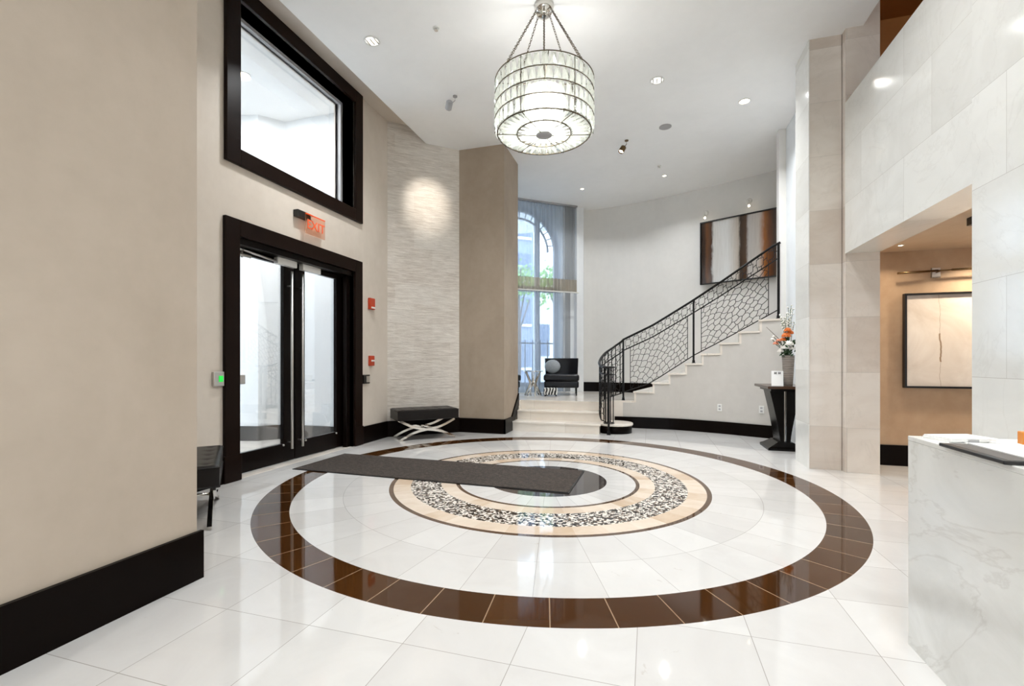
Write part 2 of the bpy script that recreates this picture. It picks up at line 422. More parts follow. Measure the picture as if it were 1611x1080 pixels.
# bay behind column
Aw = Vector((-2.816, 9.951)); Sd = Vector((.793, .609)).normalized(); Nd = Vector((Sd.y, -Sd.x))
WM = Matrix(((Sd.x, Nd.x, 0, Aw.x), (Sd.y, Nd.y, 0, Aw.y), (0, 0, 1, 0), (0, 0, 0, 1)))   # local x = along wall, y = into the room
Wc, Wr, Wz = .076, .957, 3.74
W = MB(WM)
TH = -.22
W.box(-2.6, Wc-Wr, TH, 0, 0, 5.16); W.box(Wc+Wr, 1.60, TH, 0, 0, 5.16); W.box(Wc-Wr, Wc+Wr, TH, 0, 0, .62)
N = 28
for i in range(N):
    a0 = PI*i/N; a1 = PI*(i+1)/N
    x0 = Wc-Wr*math.cos(a0); x1 = Wc-Wr*math.cos(a1)
    z0 = Wz+Wr*math.sin(a0); z1 = Wz+Wr*math.sin(a1)
    W.extr([(x0, z0), (x1, z1), (x1, 5.16), (x0, 5.16)], 'y', TH, 0)
struct('wall_bay', W, 'white_wall', 'white wall around the tall arched window', 'wall')
e = WM @ Vector((-2.6, 0, 0))
struct('wall_bay_side', MB().prism([(-3.3, 8.0), (-3.3, 8.25), (-4.75, 8.6), (-4.95, 8.4)], 0, 5.16), 'white_wall', 'white side wall of the window bay', 'wall')

# far curved wall
F = [(-1.60, 11.0), (-1.2, 11.02), (-.85, 10.98), (-.28, 10.84), (.52, 10.56), (1.24, 10.24), (1.88, 9.93), (2.6, 9.55), (3.6, 8.95)]
def wallstrip(path, th, z0, z1, sgn=1):
    outp = []
    for i, p in enumerate(path):
        a = Vector(path[max(0, i-1)]); b = Vector(path[min(len(path)-1, i+1)])
        t = (b-a).normalized(); n = Vector((-t.y, t.x))*sgn
        outp.append((p[0]+n.x*th, p[1]+n.y*th))
    return list(path)+outp[::-1]
def catmull(P, n=6):
    out = []
    for i in range(len(P)-1):
        p0, p1, p2, p3 = P[max(0, i-1)], P[i], P[i+1], P[min(len(P)-1, i+2)]
        for j in range(n):
            t = j/n
            out.append(tuple(.5*((2*b)+(-a+c)*t+(2*a-5*b+4*c-d)*t*t+(-a+3*b-3*c+d)*t**3) for a, b, c, d in zip(p0, p1, p2, p3)))
    out.append(tuple(P[-1])); return out
Fs = catmull(F, 4)
struct('wall_far', MB().prism(wallstrip(Fs, .2, 0, 0), 0, 5.16), 'plaster_grey', 'pale grey curved wall behind the staircase', 'wall')
struct('wall_far_return', MB(WM).box(1.42, 1.60, -.2, .13, 0, 5.16), 'white_wall', 'narrow white return beside the arched window', 'wall')
struct('wall_stairwell_end', MB().box(3.4, 3.6, 6.6, 9.6, 0, 5.16), 'plaster_grey', 'end wall of the stairwell', 'wall')

# right side
struct('wall_right_rear', MB().box(2.03, 2.3, 6.36, 8.03, 0, ZC+.02), 'white_wall', 'white side wall behind the console table', 'wall')
struct('trim_1', MB().box(1.93, 2.3, 8.03, 8.16, 0, ZC+.02), 'plaster_grey', 'grey jamb where the stair wall meets the side wall', 'trim')
struct('wall_right_pier', MB().box(1.72, 2.03, 5.89, 6.37, 0, ZC+.02), 'stone_y', 'polished stone pier beside the console table', 'pier')
struct('wall_right_pier_side', MB().box(1.712, 1.72, 5.885, 6.37, 0, ZC), 'stone_x', 'polished stone side cladding of the pier', 'pier')
struct('wall_right_jamb', MB().box(2.035, 2.35, 5.80, 6.37, 0, 5.16), 'stone_y', 'stone pier at the alcove opening', 'pier')
struct('wall_right_bulkhead', MB().box(2.03, 2.35, 3.70, 5.80, 2.365, 3.99), 'stone_x', 'white stone bulkhead above the alcove opening', 'wall')
struct('wall_right', MB().box(2.0, 2.35, -4.6, 3.70, 0, 5.16), 'stone_x', 'white polished stone wall behind the desk', 'wall')
struct('wall_alcove', MB().box(2.35, 5.2, 6.36, 6.5, 0, 2.52), 'plaster_alcove', 'tan wall of the alcove behind the framed art', 'wall')
struct('wall_mezzanine', MB().box(2.35, 5.2, 6.36, 6.5, 2.52, 5.9), 'plaster_brown', 'ochre brown wall above the stone bulkhead', 'wall')
struct('wall_alcove_side', MB().box(5.0, 5.2, -4.6, 6.4, 0, 5.9), 'plaster_alcove', 'side wall of the alcove', 'wall')
struct('ceiling_alcove', MB().box(2.35, 5.2, 1.0, 6.36, 2.465, 2.6), 'ceiling_tan', 'low beige ceiling of the alcove', 'ceiling')
struct('ceiling_mezzanine', MB().box(2.2, 5.2, -4.6, 6.4, 5.17, 5.3), 'plaster_brown', 'ochre ceiling above the mezzanine', 'ceiling')
W = MB()
for x0, x1, z0, z1 in [(-2.5, -1.7, 0, 5.2), (1.3, 2.05, 0, 5.2), (-1.7, 1.3, 0, .9), (-1.7, 1.3, 3.3, 5.2)]:
    W.box(x0, x1, -4.6, -4.4, z0, z1)
struct('wall_back', W, 'plaster', 'beige wall behind the camera', 'wall')
wf = struct('window_fill', MB().box(-1.7, -1.62, -4.55, -4.45, .9, 3.3).box(1.22, 1.3, -4.55, -4.45, .9, 3.3).box(-1.7, 1.3, -4.55, -4.45, .9, .98).box(-1.7, 1.3, -4.55, -4.45, 3.22, 3.3).box(-.24, -.16, -4.55, -4.45, .9, 3.3), 'frame', 'large unseen window added behind the camera for fill daylight', 'window')  # window added out of view to let fill daylight in
MB().box(-1.62, 1.22, -4.505, -4.495, .98, 3.22).build('window_pane', 'glass_cool', wf)

# baseboards
BH = .25
struct('baseboard_left_near', MB().box(-2.395, -2.372, -4.4, 1.968, 0, .262), 'base', 'tall black brown baseboard on the near wall', 'baseboard')
struct('baseboard_left', MB().box(-4, -3.975, 2.8, 3.52, 0, BH).box(-4, -3.975, 5.765, 6.46, 0, BH).prism([(-4.0, 2.81), (-3.975, 2.81), (-3.07, 2.02), (-3.1, 1.99)], 0, BH), 'base', 'black baseboard beside the entrance door', 'baseboard')
struct('baseboard_stone', MB().prism([(-3.99, 6.475), (-3.97, 6.45), (-3.085, 7.24), (-3.1, 7.265)], 0, BH), 'base', 'black baseboard under the stone panel', 'baseboard')
struct('baseboard_column', MB().box(-3.1, -2.27, 7.245, 7.27, 0, .24).box(-2.295, -2.27, 7.245, 7.66, 0, .24)
       .extr([(7.66, 0), (7.66, .24), (8.10, .62), (8.10, .40)], 'x', -2.295, -2.27), 'base', 'dark baseboard wrapping the column and climbing the steps', 'baseboard')
Fb = [p for p in Fs if p[0] < .9]
struct('baseboard_far', MB().prism(wallstrip(Fb, .02, 0, 0, -1), ZP, ZP+.22), 'base', 'black baseboard of the curved wall on the landing', 'baseboard')
struct('baseboard_alcove', MB().box(2.35, 5.0, 6.335, 6.36, 0, .235), 'base', 'black baseboard in the alcove', 'baseboard')

# ------------------------------------------------------------------ entrance door trims, doors
def frame_x(x0, x1, y0, y1, z0, z1, w, bottom=True):
    m = MB()
    m.box(x0, x1, y0, y0+w, z0, z1); m.box(x0, x1, y1-w, y1, z0, z1); m.box(x0, x1, y0+w, y1-w, z1-w, z1)
    if bottom: m.box(x0, x1, y0+w, y1-w, z0, z0+w)
    return m
struct('door_frame', frame_x(-4.0, -3.96, 3.515, 5.765, 0, 2.635, .17, False).box(-3.985, -3.955, 3.5, 3.70, 0, .27).box(-3.985, -3.955, 5.60, 5.78, 0, .27), 'frame', 'wide espresso wood frame around the double door', 'door frame', bevel=.006)
struct('door_jamb', MB().box(-4.3, -4.0, 3.66, 3.69, 0, 2.5).box(-4.3, -4.0, 5.57, 5.60, 0, 2.5).box(-4.3, -4.0, 3.69, 5.57, 2.40, 2.47).box(-4.10, -4.04, 5.50, 5.57, 0, 2.42), 'doorwood', 'dark lining of the entrance doorway', 'door jamb')
def leaf(y0, y1, name, hy, gl0, gl1):
    m = MB(); x0, x1 = -4.19, -4.14
    m.box(x0, x1, y0, gl0, .01, 2.40); m.box(x0, x1, gl1, y1, .01, 2.40)
    m.box(x0, x1, gl0, gl1, .01, .225); m.box(x0, x1, gl0, gl1, 2.34, 2.40)
    d = struct(name, m, 'doorwood', '', '') if False else m.build(name, 'doorwood', None, .004)
    MB().box(-4.17, -4.16, gl0, gl1, .225, 2.34).build('glass_pane', 'glass', d)
    h = MB().tube([(-4.075, hy, .16), (-4.075, hy, 2.27)], .016, 12)
    hh = h.build('pull_handle', 'steel', d)
    for z in (.24, 2.1): MB().tube([(-4.14, hy, z), (-4.075, hy, z)], .009, 8).build('standoff', 'steel', hh)
    for yy in (gl0+.01, gl1-.01): MB().lathe([(.012, 0), (.012, .012)], 12, (0, 0, 0)).build('glass_clip', 'steel', d).matrix_local = Matrix.Translation((-4.14, yy, .21)) @ Matrix.Rotation(PI/2, 4, 'Y')
    d['kind'] = 'structure'
    return d
d1 = leaf(3.695, 4.625, 'door_1', 4.515, 3.835, 4.455)
tag(d1, 'dark entrance door leaf with clear glass, nearer the bench with the cut-off seat', 'door')
d2 = leaf(4.635, 5.565, 'door_2', 4.69, 4.803, 5.415)
tag(d2, 'dark entrance door leaf with clear glass, nearer the stone panel', 'door')
for dd, y0, y1 in ((d1, 4.30, 4.60), (d2, 4.70, 5.02)):
    MB().box(-4.14, -4.075, y0, y1, 2.325, 2.43).build('closer_box', 'white_plastic', dd, .006)
cl = MB().tube([(-4.12, 3.86, 2.385), (-4.10, 4.29, 2.35)], .014, 8).tube([(-4.12, 3.86, 2.385), (-4.11, 3.78, 2.38)], .02, 8)
cl.build('closer_arm', 'steel', d1)
MB().tube([(-4.13, 3.70, 2.33), (-4.13, 3.97, 2.33)], .018, 8).tube([(-4.13, 3.86, 2.30), (-4.13, 3.86, 2.36)], .012, 8).build('closer_track', 'steel', d1)
MB().box(-4.14, -4.09, 3.80, 3.87, .96, 1.06).build('lock_box', 'steel', d1, .006)

# transom window (interior)
wn = frame_x(-4.0, -3.955, 3.525, 5.765, 3.185, 5.03, .165).build('window_1', 'frame', None, .006)
wn['kind'] = 'structure'; tag(wn, 'large interior window with wide dark frame above the entrance doors', 'window')
frame_x(-4.28, -4.0, 3.66, 5.60, 3.32, 4.89, .03).build('window_lining', 'doorwood', wn)
frame_x(-4.20, -4.16, 3.68, 5.58, 3.34, 4.87, .05).build('sash', 'grey_plastic', wn)
MB().box(-4.185, -4.175, 3.73, 5.53, 3.39, 4.82).build('window_pane', 'glass', wn)

# ------------------------------------------------------------------ vestibule
ZV = 4.93
vp = [(-4.3, 5.87), (-5.42, 5.87), (-5.66, 5.58), (-6.2, 5.46)]
struct('wall_vestibule_north', MB().prism(wallstrip(vp, .15, 0, 0, -1), 0, ZV), 'white_wall', 'white vestibule wall seen through the doors', 'wall')
vs_ = [(x, 2*DC-y) for x, y in vp]
struct('wall_vestibule_south', MB().prism(wallstrip(vs_, .15, 0, 0, 1), 0, ZV), 'white_wall', 'hidden white side wall of the vestibule', 'wall')
struct('floor_vestibule', MB().box(-6.5, -4.3, 3.0, 6.2, -.2, 0).box(-4.3, -4.0, 3.66, 5.6, -.01, .002), 'cream_step', 'pale floor of the vestibule', 'floor')
struct('ceiling_vestibule', MB().box(-6.5, -4.3, 3.0, 6.3, ZV, 5.1), 'ceiling', 'white vestibule ceiling', 'ceiling')
struct('wall_vestibule_outer', MB().box(-6.4, -6.2, 3.2, 3.85, 0, ZV).box(-6.4, -6.2, 5.41, 6.1, 0, ZV).box(-6.4, -6.2, 3.85, 5.41, 2.6, 3.0).box(-6.4, -6.2, 3.85, 5.41, 4.6, ZV), 'white_wall', 'outer wall of the vestibule with street doors', 'wall')
vp2 = [(x+(.0 if i else 0), y-.02) for i, (x, y) in enumerate(vp)]
struct('baseboard_vestibule', MB().prism(wallstrip(vp2, .02, 0, 0, -1), 0, .22), 'black_plastic', 'dark baseboard of the vestibule', 'baseboard')
od = frame_x(-6.33, -6.27, 3.85, 5.41, 0, 2.6, .08).box(-6.33, -6.27, 4.59, 4.67, 0, 2.6).build('door_3', 'doorwood'); od['kind'] = 'structure'
tag(od, 'street door of the vestibule', 'door')
MB().box(-6.305, -6.295, 3.9, 5.36, .05, 2.55).build('glass_pane', 'glass_cool', od)
MB().box(-6.305, -6.295, 3.85, 5.41, 3.0, 4.6).build('transom_pane', 'glass_cool', od)

# ------------------------------------------------------------------ arched window
wi = MB(WM)
def archring(m, r0, r1, y0, y1, zc=Wz, n=32):
    for i in range(n):
        a0 = PI*i/n; a1 = PI*(i+1)/n
        P = [(Wc-r*math.cos(a), zc+r*math.sin(a)) for r, a in ((r0, a0), (r1, a0), (r1, a1), (r0, a1))]
        m.extr(P, 'y', y0, y1)
archring(wi, .87, .957, -.16, -.08)
wi.box(Wc-.957, Wc-.87, -.16, -.08, .62, Wz); wi.box(Wc+.87, Wc+.957, -.16, -.08, .62, Wz)
wi.box(Wc-.957, Wc+.957, -.16, -.08, .62, .72)
w3 = wi.build('window_3', 'grey_plastic'); w3['kind'] = 'structure'; tag(w3, 'tall arched window with sheer curtains at the landing', 'window')
for sx in (Wc-.44, Wc+.44): MB(WM).box(sx-.05, sx+.05, -.17, -.07, .7, Wz+math.sqrt(.88**2-.44**2)).build('mullion', 'grey_plastic', w3)
MB(WM).box(Wc-.9, Wc+.9, -.17, -.07, 2.80, 2.92).build('transom', 'grey_plastic', w3)
m = MB(WM); archring(m, .70, .73, -.15, -.10)
for i in range(1, 16):
    a = PI*i/16; m.tube([(Wc-.72*math.cos(a), -.12, Wz+.72*math.sin(a)), (Wc-.88*math.cos(a), -.12, Wz+.88*math.sin(a))], .012, 6)
m.build('arch_tracery', 'grey_plastic', w3)
m = MB(WM); m.box(Wc-.9, Wc+.9, -.125, -.12, .7, Wz)
cv = [(Wc-.9*math.cos(PI*i/24), Wz+.9*math.sin(PI*i/24)) for i in range(25)]
m.extr(cv, 'y', -.125, -.12); m.build('window_pane', 'glass_cool', w3)

# curtains: one wavy cloth each
def curtain(name, s0, s1, z0, z1, amp, waves, y, mat, label, taper=None):
    m = MB(WM); n = int((s1-s0)*90); nz = 10
    cols = []
    for i in range(n+1):
        t = i/n; s = lerp(s0, s1, t)
        col = []
        for j in range(nz+1):
            z = lerp(z0, z1, j/nz)
            g = math.sin(t*waves*2*PI)*amp*(.6+.4*math.sin(t*17+1))
            ss = s if not taper else s+taper(s, z)
            col.append(m.v((ss, y+g, z)))
        cols.append(col)
    for a, b in zip(cols, cols[1:]):
        for j in range(nz): m.face([a[j], b[j], b[j+1], a[j+1]], True)
    o = m.build(name, mat); return tag(o, label, 'curtain')
curtain('sheer_curtain', -1.35, 1.06, 3.08, ZC-.035, .028, 24, .15, 'sheer', 'upper white sheer curtain hanging in front of the arched window top')
curtain('sheer_curtain', -1.35, 1.06, ZP+.02, 2.78, .028, 24, .15, 'sheer', 'lower white sheer curtain reaching the landing floor')
curtain('side_curtain', 1.10, 1.36, 3.08, ZC-.035, .035, 9, .15, 'sheer_dense', 'bunched grey sheer at the edge of the arched window, upper half')
curtain('side_curtain', 1.10, 1.24, ZP+.02, 2.78, .035, 5, .15, 'sheer_dense', 'bunched grey sheer falling to the landing beside the arched window')
curtain('curtain_valance', -1.35, 1.38, 2.80, 3.08, .03, 30, .20, 'sheer_band', 'gathered taupe sheer band across the arched window')
tag(MB(WM).tube([(-1.4, .25, 2.78), (1.40, .25, 2.78)], .016, 8).build('curtain_rod', 'white_plastic'), 'slim white rod under the gathered curtain band', 'curtain rod')
tag(MB(WM).box(-1.4, 1.40, .10, .20, ZC-.03, ZC-.001).build('curtain_track', 'grey_plastic'), 'grey curtain track on the ceiling above the arched window', 'curtain track')

# ------------------------------------------------------------------ outside of the bay window
struct('ground_outside', MB(WM).box(-14, 14, -24, -.25, -.4, 0), 'pavement', 'pale street pavement outside the arched window', 'ground')
b = thing('street_building', 'grey stone building across the street behind the arched window', 'building')
MB(WM).box(3.0, 5.2, -14, -11, 0, 8.2).build('wall', 'facade', b)
for i in range(2):
    for j in range(4):
        x = 3.4+i*1.0; z = .9+j*2.1
        q = MB(WM).box(x, x+.6, -11, -10.95, z, z+1.3).build('window', 'facade_win', b)
        MB(WM).box(x-.06, x+.66, -11, -10.9, z-.12, z).build('sill', 'pale_facade', q)
b2 = thing('pale_house', 'pale house across the street, right of the grey building', 'building')
MB(WM).box(5.9, 11.5, -17, -13, 0, 7.0).build('wall', 'pale_facade', b2)
for i in range(3): MB(WM).box(6.4+i*1.3, 7.0+i*1.3, -13, -12.95, 1.5, 3.2).build('window', 'facade_win', b2)
def tree(c, h, R, label):
    t = thing('street_tree', label, 'tree', WM @ Vector((c[0], c[1], 0)))
    m = MB(); m.tube([(0, 0, 0), (.05, 0, h*.4), (-.03, .04, h*.75)], .1, 8, rads=[.11, .08, .04])
    for i in range(5):
        a = i*1.3; m.tube([(.03, 0, h*(.4+.06*i)), (math.cos(a)*R*.6, math.sin(a)*R*.6, h*(.62+.05*i))], .03, 6)
    m.build('trunk', 'bark', t)
    m = MB()
    for i in range(750):
        a = random.uniform(0, 2*PI); q = random.random()**.5; zz = random.gauss(0, .38)
        p = Vector((math.cos(a)*q*R, math.sin(a)*q*R, h*.75+zz*R))
        n = Vector((random.uniform(-1, 1), random.uniform(-1, 1), random.uniform(-1, 1))).normalized()
        u = n.orthogonal().normalized()*.09; w = n.cross(u).normalized()*.05
        m.face([m.v(p-u), m.v(p-w), m.v(p+u), m.v(p+w)])
    m.build('foliage', 'leaf', t)
tree((3.55, -5.0), 5.2, .8, 'leafy green street tree seen through the middle of the arched window')
tree((3.2, -8.0), 6.0, .8, 'leafy green street tree beside the grey building')
fn = thing('iron_fence', 'black iron fence on the street outside the arched window', 'fence')
MB(WM).tube([(-.5, -3.2, 1.75), (4, -3.2, 1.75)], .02, 6).tube([(-.5, -3.2, .55), (4, -3.2, .55)], .02, 6).build('rail', 'iron', fn)
for i in range(19):
    x = -.5+i*.25; MB(WM).box(x-.011, x+.011, -3.211, -3.189, 0, 1.85).build('bar', 'iron', fn)

# ------------------------------------------------------------------ landing, steps
S = [(-.60, 8.60), (-.364, 8.60), (.098, 8.591), (.522, 8.55), (1.11, 8.36), (1.465, 8.195), (1.797, 8.035), (2.03, 7.92)]
Ss = catmull(S, 5)
land = [(-2.27, 8.25), (-.72, 8.25), (-.62, 8.58), (-.3, 8.62), (-.2, 8.62), (.5, 8.6), (1.0, 9.5), (.8, 10.55), (-.28, 10.9), (-.9, 11.05), (-1.62, 11.05), (-3.6, 9.6), (-4.4, 8.9), (-4.4, 8.3), (-3.5, 8.0), (-2.27, 8.1)]
struct('floor_landing', MB().prism(land, .0, ZP), 'cream_step', 'pale marble landing three steps above the lobby', 'floor')
st = thing('entry_steps', 'three wide cream marble steps up to the landing', 'steps', (-1.5, 7.9, 0))
for i, (y0, z0, z1) in enumerate([(7.65, 0, .165), (7.95, .165, .328)]):
    m = MB().box(-2.268, -.78, y0+.02, 8.25, z0, z1-.03)
    s_ = m.build('step', 'cream_step', st); s_.location = (1.5, -7.9, 0)
    MB().box(-2.268, -.76, y0, 8.25, z1-.03, z1).build('tread', 'cream_step', s_, .006)
s_ = MB().box(-2.268, -.72, 8.23, 8.25, .328, ZP-.03).build('step', 'cream_step', st); s_.location = (1.5, -7.9, 0)
MB().box(-2.268, -.72, 8.22, 8.25, ZP-.032, ZP-.002).build('tread', 'cream_step', s_)
dr = thing('bullnose_step', 'round starting step with marble top and black base at the foot of the railing', 'step', (-.56, 8.03, 0))
MB().lathe([(.285, 0), (.285, .125)], 40).build('base', 'base', dr)
MB().lathe([(.30, 0), (.305, .01), (.305, .025), (.30, .035)], 40, (0, 0, .125)).build('tread', 'cream_step', dr)

# ------------------------------------------------------------------ staircase
stair = thing('staircase', 'curved grey walled staircase with cream marble treads', 'staircase', (0, 8.5, 0))
XS = [-.398, -.253, .065, .333, .603, .861, 1.137, 1.404, 1.675, 1.93, 2.2]
def Sy(x): return interp(Ss, x)
def Fy(x): return interp(Fs, x)
def loc(o, root): o.location = -Vector(root.location); return o
ZT = [ZP, .66, .825, .995, 1.168, 1.335, 1.51, 1.685, 1.862]
prof = []
# stringer wall: stepped top following the curve
m = MB()
cuts = sorted(set([x for x in XS[1:10] if x < 2.0]+[p[0] for p in Ss if p[0] > -.6]+[2.02]))
def ztop(x):
    k_ = 0
    for i in range(1, 9):
        if x >= XS[i]-1e-6: k_ = i
    return ZT[k_]-.035
for x0, x1 in zip([-.6]+cuts, cuts):
    if x1-x0 < 1e-4: continue
    z = ztop((x0+x1)/2)
    m.prism([(x0, Sy(x0)), (x1, Sy(x1)), (x1, Sy(x1)+.1), (x0, Sy(x0)+.1)], 0, z)
loc(m.build('stringer_wall', 'plaster_stair', stair), stair)
sb = [p for p in Ss if p[0] <= 2.02]
loc(MB().prism(wallstrip([(x, y-.001) for x, y in sb], .022, 0, 0, -1), 0, .20).build('skirting', 'base', stair), stair)
for i in range(1, 11):
    x0 = XS[i]; z = ZT[i] if i < 9 else ZT[8]+.172*(i-8)
    x1 = XS[i+1] if i < 10 else 3.0
    if i == 9: break
    # front line direction: fan slightly
    def back(x): return (x+.22+.10*(x), 0)
    bx0 = x0+.38+.12*i*.3; bx1 = x1+.38+.12*(i+1)*.3
    if i == 8: x1 = 1.95; bx1 = 2.35
    f0 = (x0, Sy(x0)-.0); f1 = (x1, Sy(x1)-.0)
    b0 = (bx0, Fy(bx0)-.012); b1 = (bx1, Fy(bx1)-.012)
    if i >= 9: f0 = (1.95, 8.17); f1 = (2.4, 8.17)
    o = MB().prism([(f0[0], f0[1]+.02), (f1[0], f1[1]+.02), b1, b0], z-.2, z-.03)
    s_ = loc(o.build('step', 'cream_step', stair), stair)
    MB().prism([(f0[0]-.02, f0[1]-.015), (f1[0], f1[1]-.015), b1, (b0[0]-.02, b0[1])], z-.03, z).build('tread', 'cream_step', s_)
# cream riser return on the stringer face
for i in range(1, 9):
    x0 = XS[i]
    loc(MB().prism([(x0-.002, Sy(x0)-.004), (x0+.03, Sy(x0+.03)-.004), (x0+.03, Sy(x0+.03)+.05), (x0-.002, Sy(x0)+.05)], ZT[i]-.2, ZT[i]-.03).build('riser_edge', 'cream_step', stair), stair)

# ------------------------------------------------------------------ railing
rail = thing('stair_railing', 'black wrought iron stair railing with crackle pattern panels', 'railing', (-.45, 8.6, 0))
cum = [0]
for a, b in zip(Ss, Ss[1:]): cum.append(cum[-1]+math.dist(a, b))
def at_x(x): return (x, Sy(x)+.06)
hz = [(-.45, 1.60), (.065, 1.85), (.74, 2.264), (1.137, 2.52), (1.92, 3.045)]
kz = [(-.45, 1.40), (.065, 1.64), (.74, 2.045), (1.137, 2.29), (1.92, 2.80)]
bz = [(-.45, .635), (-.02, .79), (.2, .93), (.75, 1.31), (1.137, 1.53), (1.92, 2.00)]
def p3(x, zf): q = at_x(x); return (q[0], q[1], interp(zf, x))
def xs(x0, x1, n): return [lerp(x0, x1, i/n) for i in range(n+1)]
def R(mb, name, parent=None, mat='iron'):
    o = mb.build(name, mat, parent if parent is not None else rail)
    if parent is None: o.location = -Vector(rail.location)
    return o
smooth = lambda zf: [(x, interp(zf, x)) for x in ()]
# plan path of the swept end: from first post round to the newel
SW = catmull([(-.45, 8.66), (-.62, 8.60), (-.76, 8.38), (-.815, 8.05), (-.77, 7.80), (-.63, 7.66)], 5)
n_ = len(SW)
swz = lambda top: [lerp(0, 1, 0)]*0
SWh = [1.60, 1.46, 1.34, 1.2, 1.12, 1.095]
SWk = [1.40, 1.27, 1.16, 1.06, 1.0, .975]
SWb = [.635, .57, .53, .38, .23, .19]
def swp(i, arr):
    t = i/(n_-1)*5; j = min(4, int(t)); return lerp(arr[j], arr[j+1], t-j)
hand = [(SW[i][0], SW[i][1], swp(i, SWh)) for i in range(n_)][::-1]+[p3(x, hz) for x in xs(-.40, 1.95, 24)]
R(MB().tube(hand, .019, 8, sx=1.3), 'handrail')
R(MB().tube([(SW[i][0], SW[i][1], swp(i, SWk)) for i in range(n_)][::-1]+[p3(x, kz) for x in xs(-.40, 1.92, 24)], .011, 6), 'lower_rail')
R(MB().tube([(SW[i][0], SW[i][1], swp(i, SWb)) for i in range(n_)][::-1]+[p3(x, bz) for x in xs(-.40, 1.92, 24)], .009, 6), 'bottom_rail')
# volute cap
vol = [(-.63+.12*(1-t*.75)*math.cos(5.2*PI*t*.55+2.2), 7.68+.12*(1-t*.75)*math.sin(5.2*PI*t*.55+2.2), 1.105) for t in [i/24 for i in range(25)]]
R(MB().tube(vol, .015, 8), 'volute')
R(MB().lathe([(.11, 0), (.115, .008), (.11, .016)], 24, (-.63, 7.66, 1.095)), 'newel_cap')
# posts
for x, y, z0, z1 in [(-.63, 7.66, 0, 1.10), (-.45, 8.66, ZP, 1.60)]+[(xx, at_x(xx)[1], zb, interp(hz, xx)) for xx, zb in ((.74, 1.17), (1.925, 1.864))]:
    po = R(MB().box(x-.016, x+.016, y-.016, y+.016, z0, z1), 'post')
    MB().box(x-.03, x+.03, y-.03, y+.03, z0, z0+.012).box(x-.022, x+.022, y-.022, y+.022, z0+.012, z0+.05).build('foot_plate', 'iron', po)
# cage bars
for i in range(2, n_-1, 2):
    x, y = SW[i]; R(MB().tube([(x, y, swp(i, SWb)), (x, y, swp(i, SWh))], .0085, 6), 'baluster')
for dx_, dy_ in ((.07, .03), (-.06, .05), (.02, .10)):
    R(MB().tube([(-.63+dx_, 7.68+dy_, .185), (-.63+dx_, 7.68+dy_, 1.095)], .0085, 6), 'baluster')
loopb = [(-.63+.085*math.cos(a), 7.70+.085*math.sin(a), .19) for a in [2*PI*i/16 for i in range(16)]]
R(MB().tube(loopb, .009, 6, closed=True), 'newel_ring')
loopb = [(p[0], p[1], .985) for p in loopb]
R(MB().tube(loopb, .009, 6, closed=True), 'newel_ring')
# greek-key links between handrail and lower rail
def key(f0, f1, name='key_link'):
    """f(t, b): point at fraction t of the cell and height fraction b"""
    pass
def keycell(pf):
    loop = [(.14, .28), (.14, .80), (.55, .80), (.55, .74), (.80, .74), (.80, .22), (.38, .22), (.38, .28)]
    m = MB(); m.tube([pf(a, b) for a, b in loop], .0062, 4, closed=True)
    for a in (.30, .66): m.tube([pf(a, .80 if a < .5 else .74), pf(a, 1.0)], .0062, 4)
    for a in (.25, .62): m.tube([pf(a, .28 if a < .38 else .22), pf(a, 0.0)], .0062, 4)
    m.tube([pf(.80, .48), pf(1.14, .52)], .0062, 4)
    R(m, 'key_link')
NK = 17
for i in range(NK):
    x0 = lerp(-.43, 1.90, i/NK); x1 = lerp(-.43, 1.90, (i+1)/NK)
    def pf(a, b_, x0=x0, x1=x1):
        x = min(1.93, lerp(x0, x1, a)); q = at_x(x); return (q[0], q[1], lerp(interp(kz, x), interp(hz, x), b_))
    keycell(pf)
for i in range(7):
    def pf(a, b_, i=i):
        t = min(n_-1.001, (i+a)/7*(n_-1)); j = int(t); fr_ = t-j
        x = lerp(SW[j][0], SW[j+1][0], fr_); y = lerp(SW[j][1], SW[j+1][1], fr_)
        return (x, y, lerp(swp(t, SWk), swp(t, SWh), b_))
    keycell(pf)
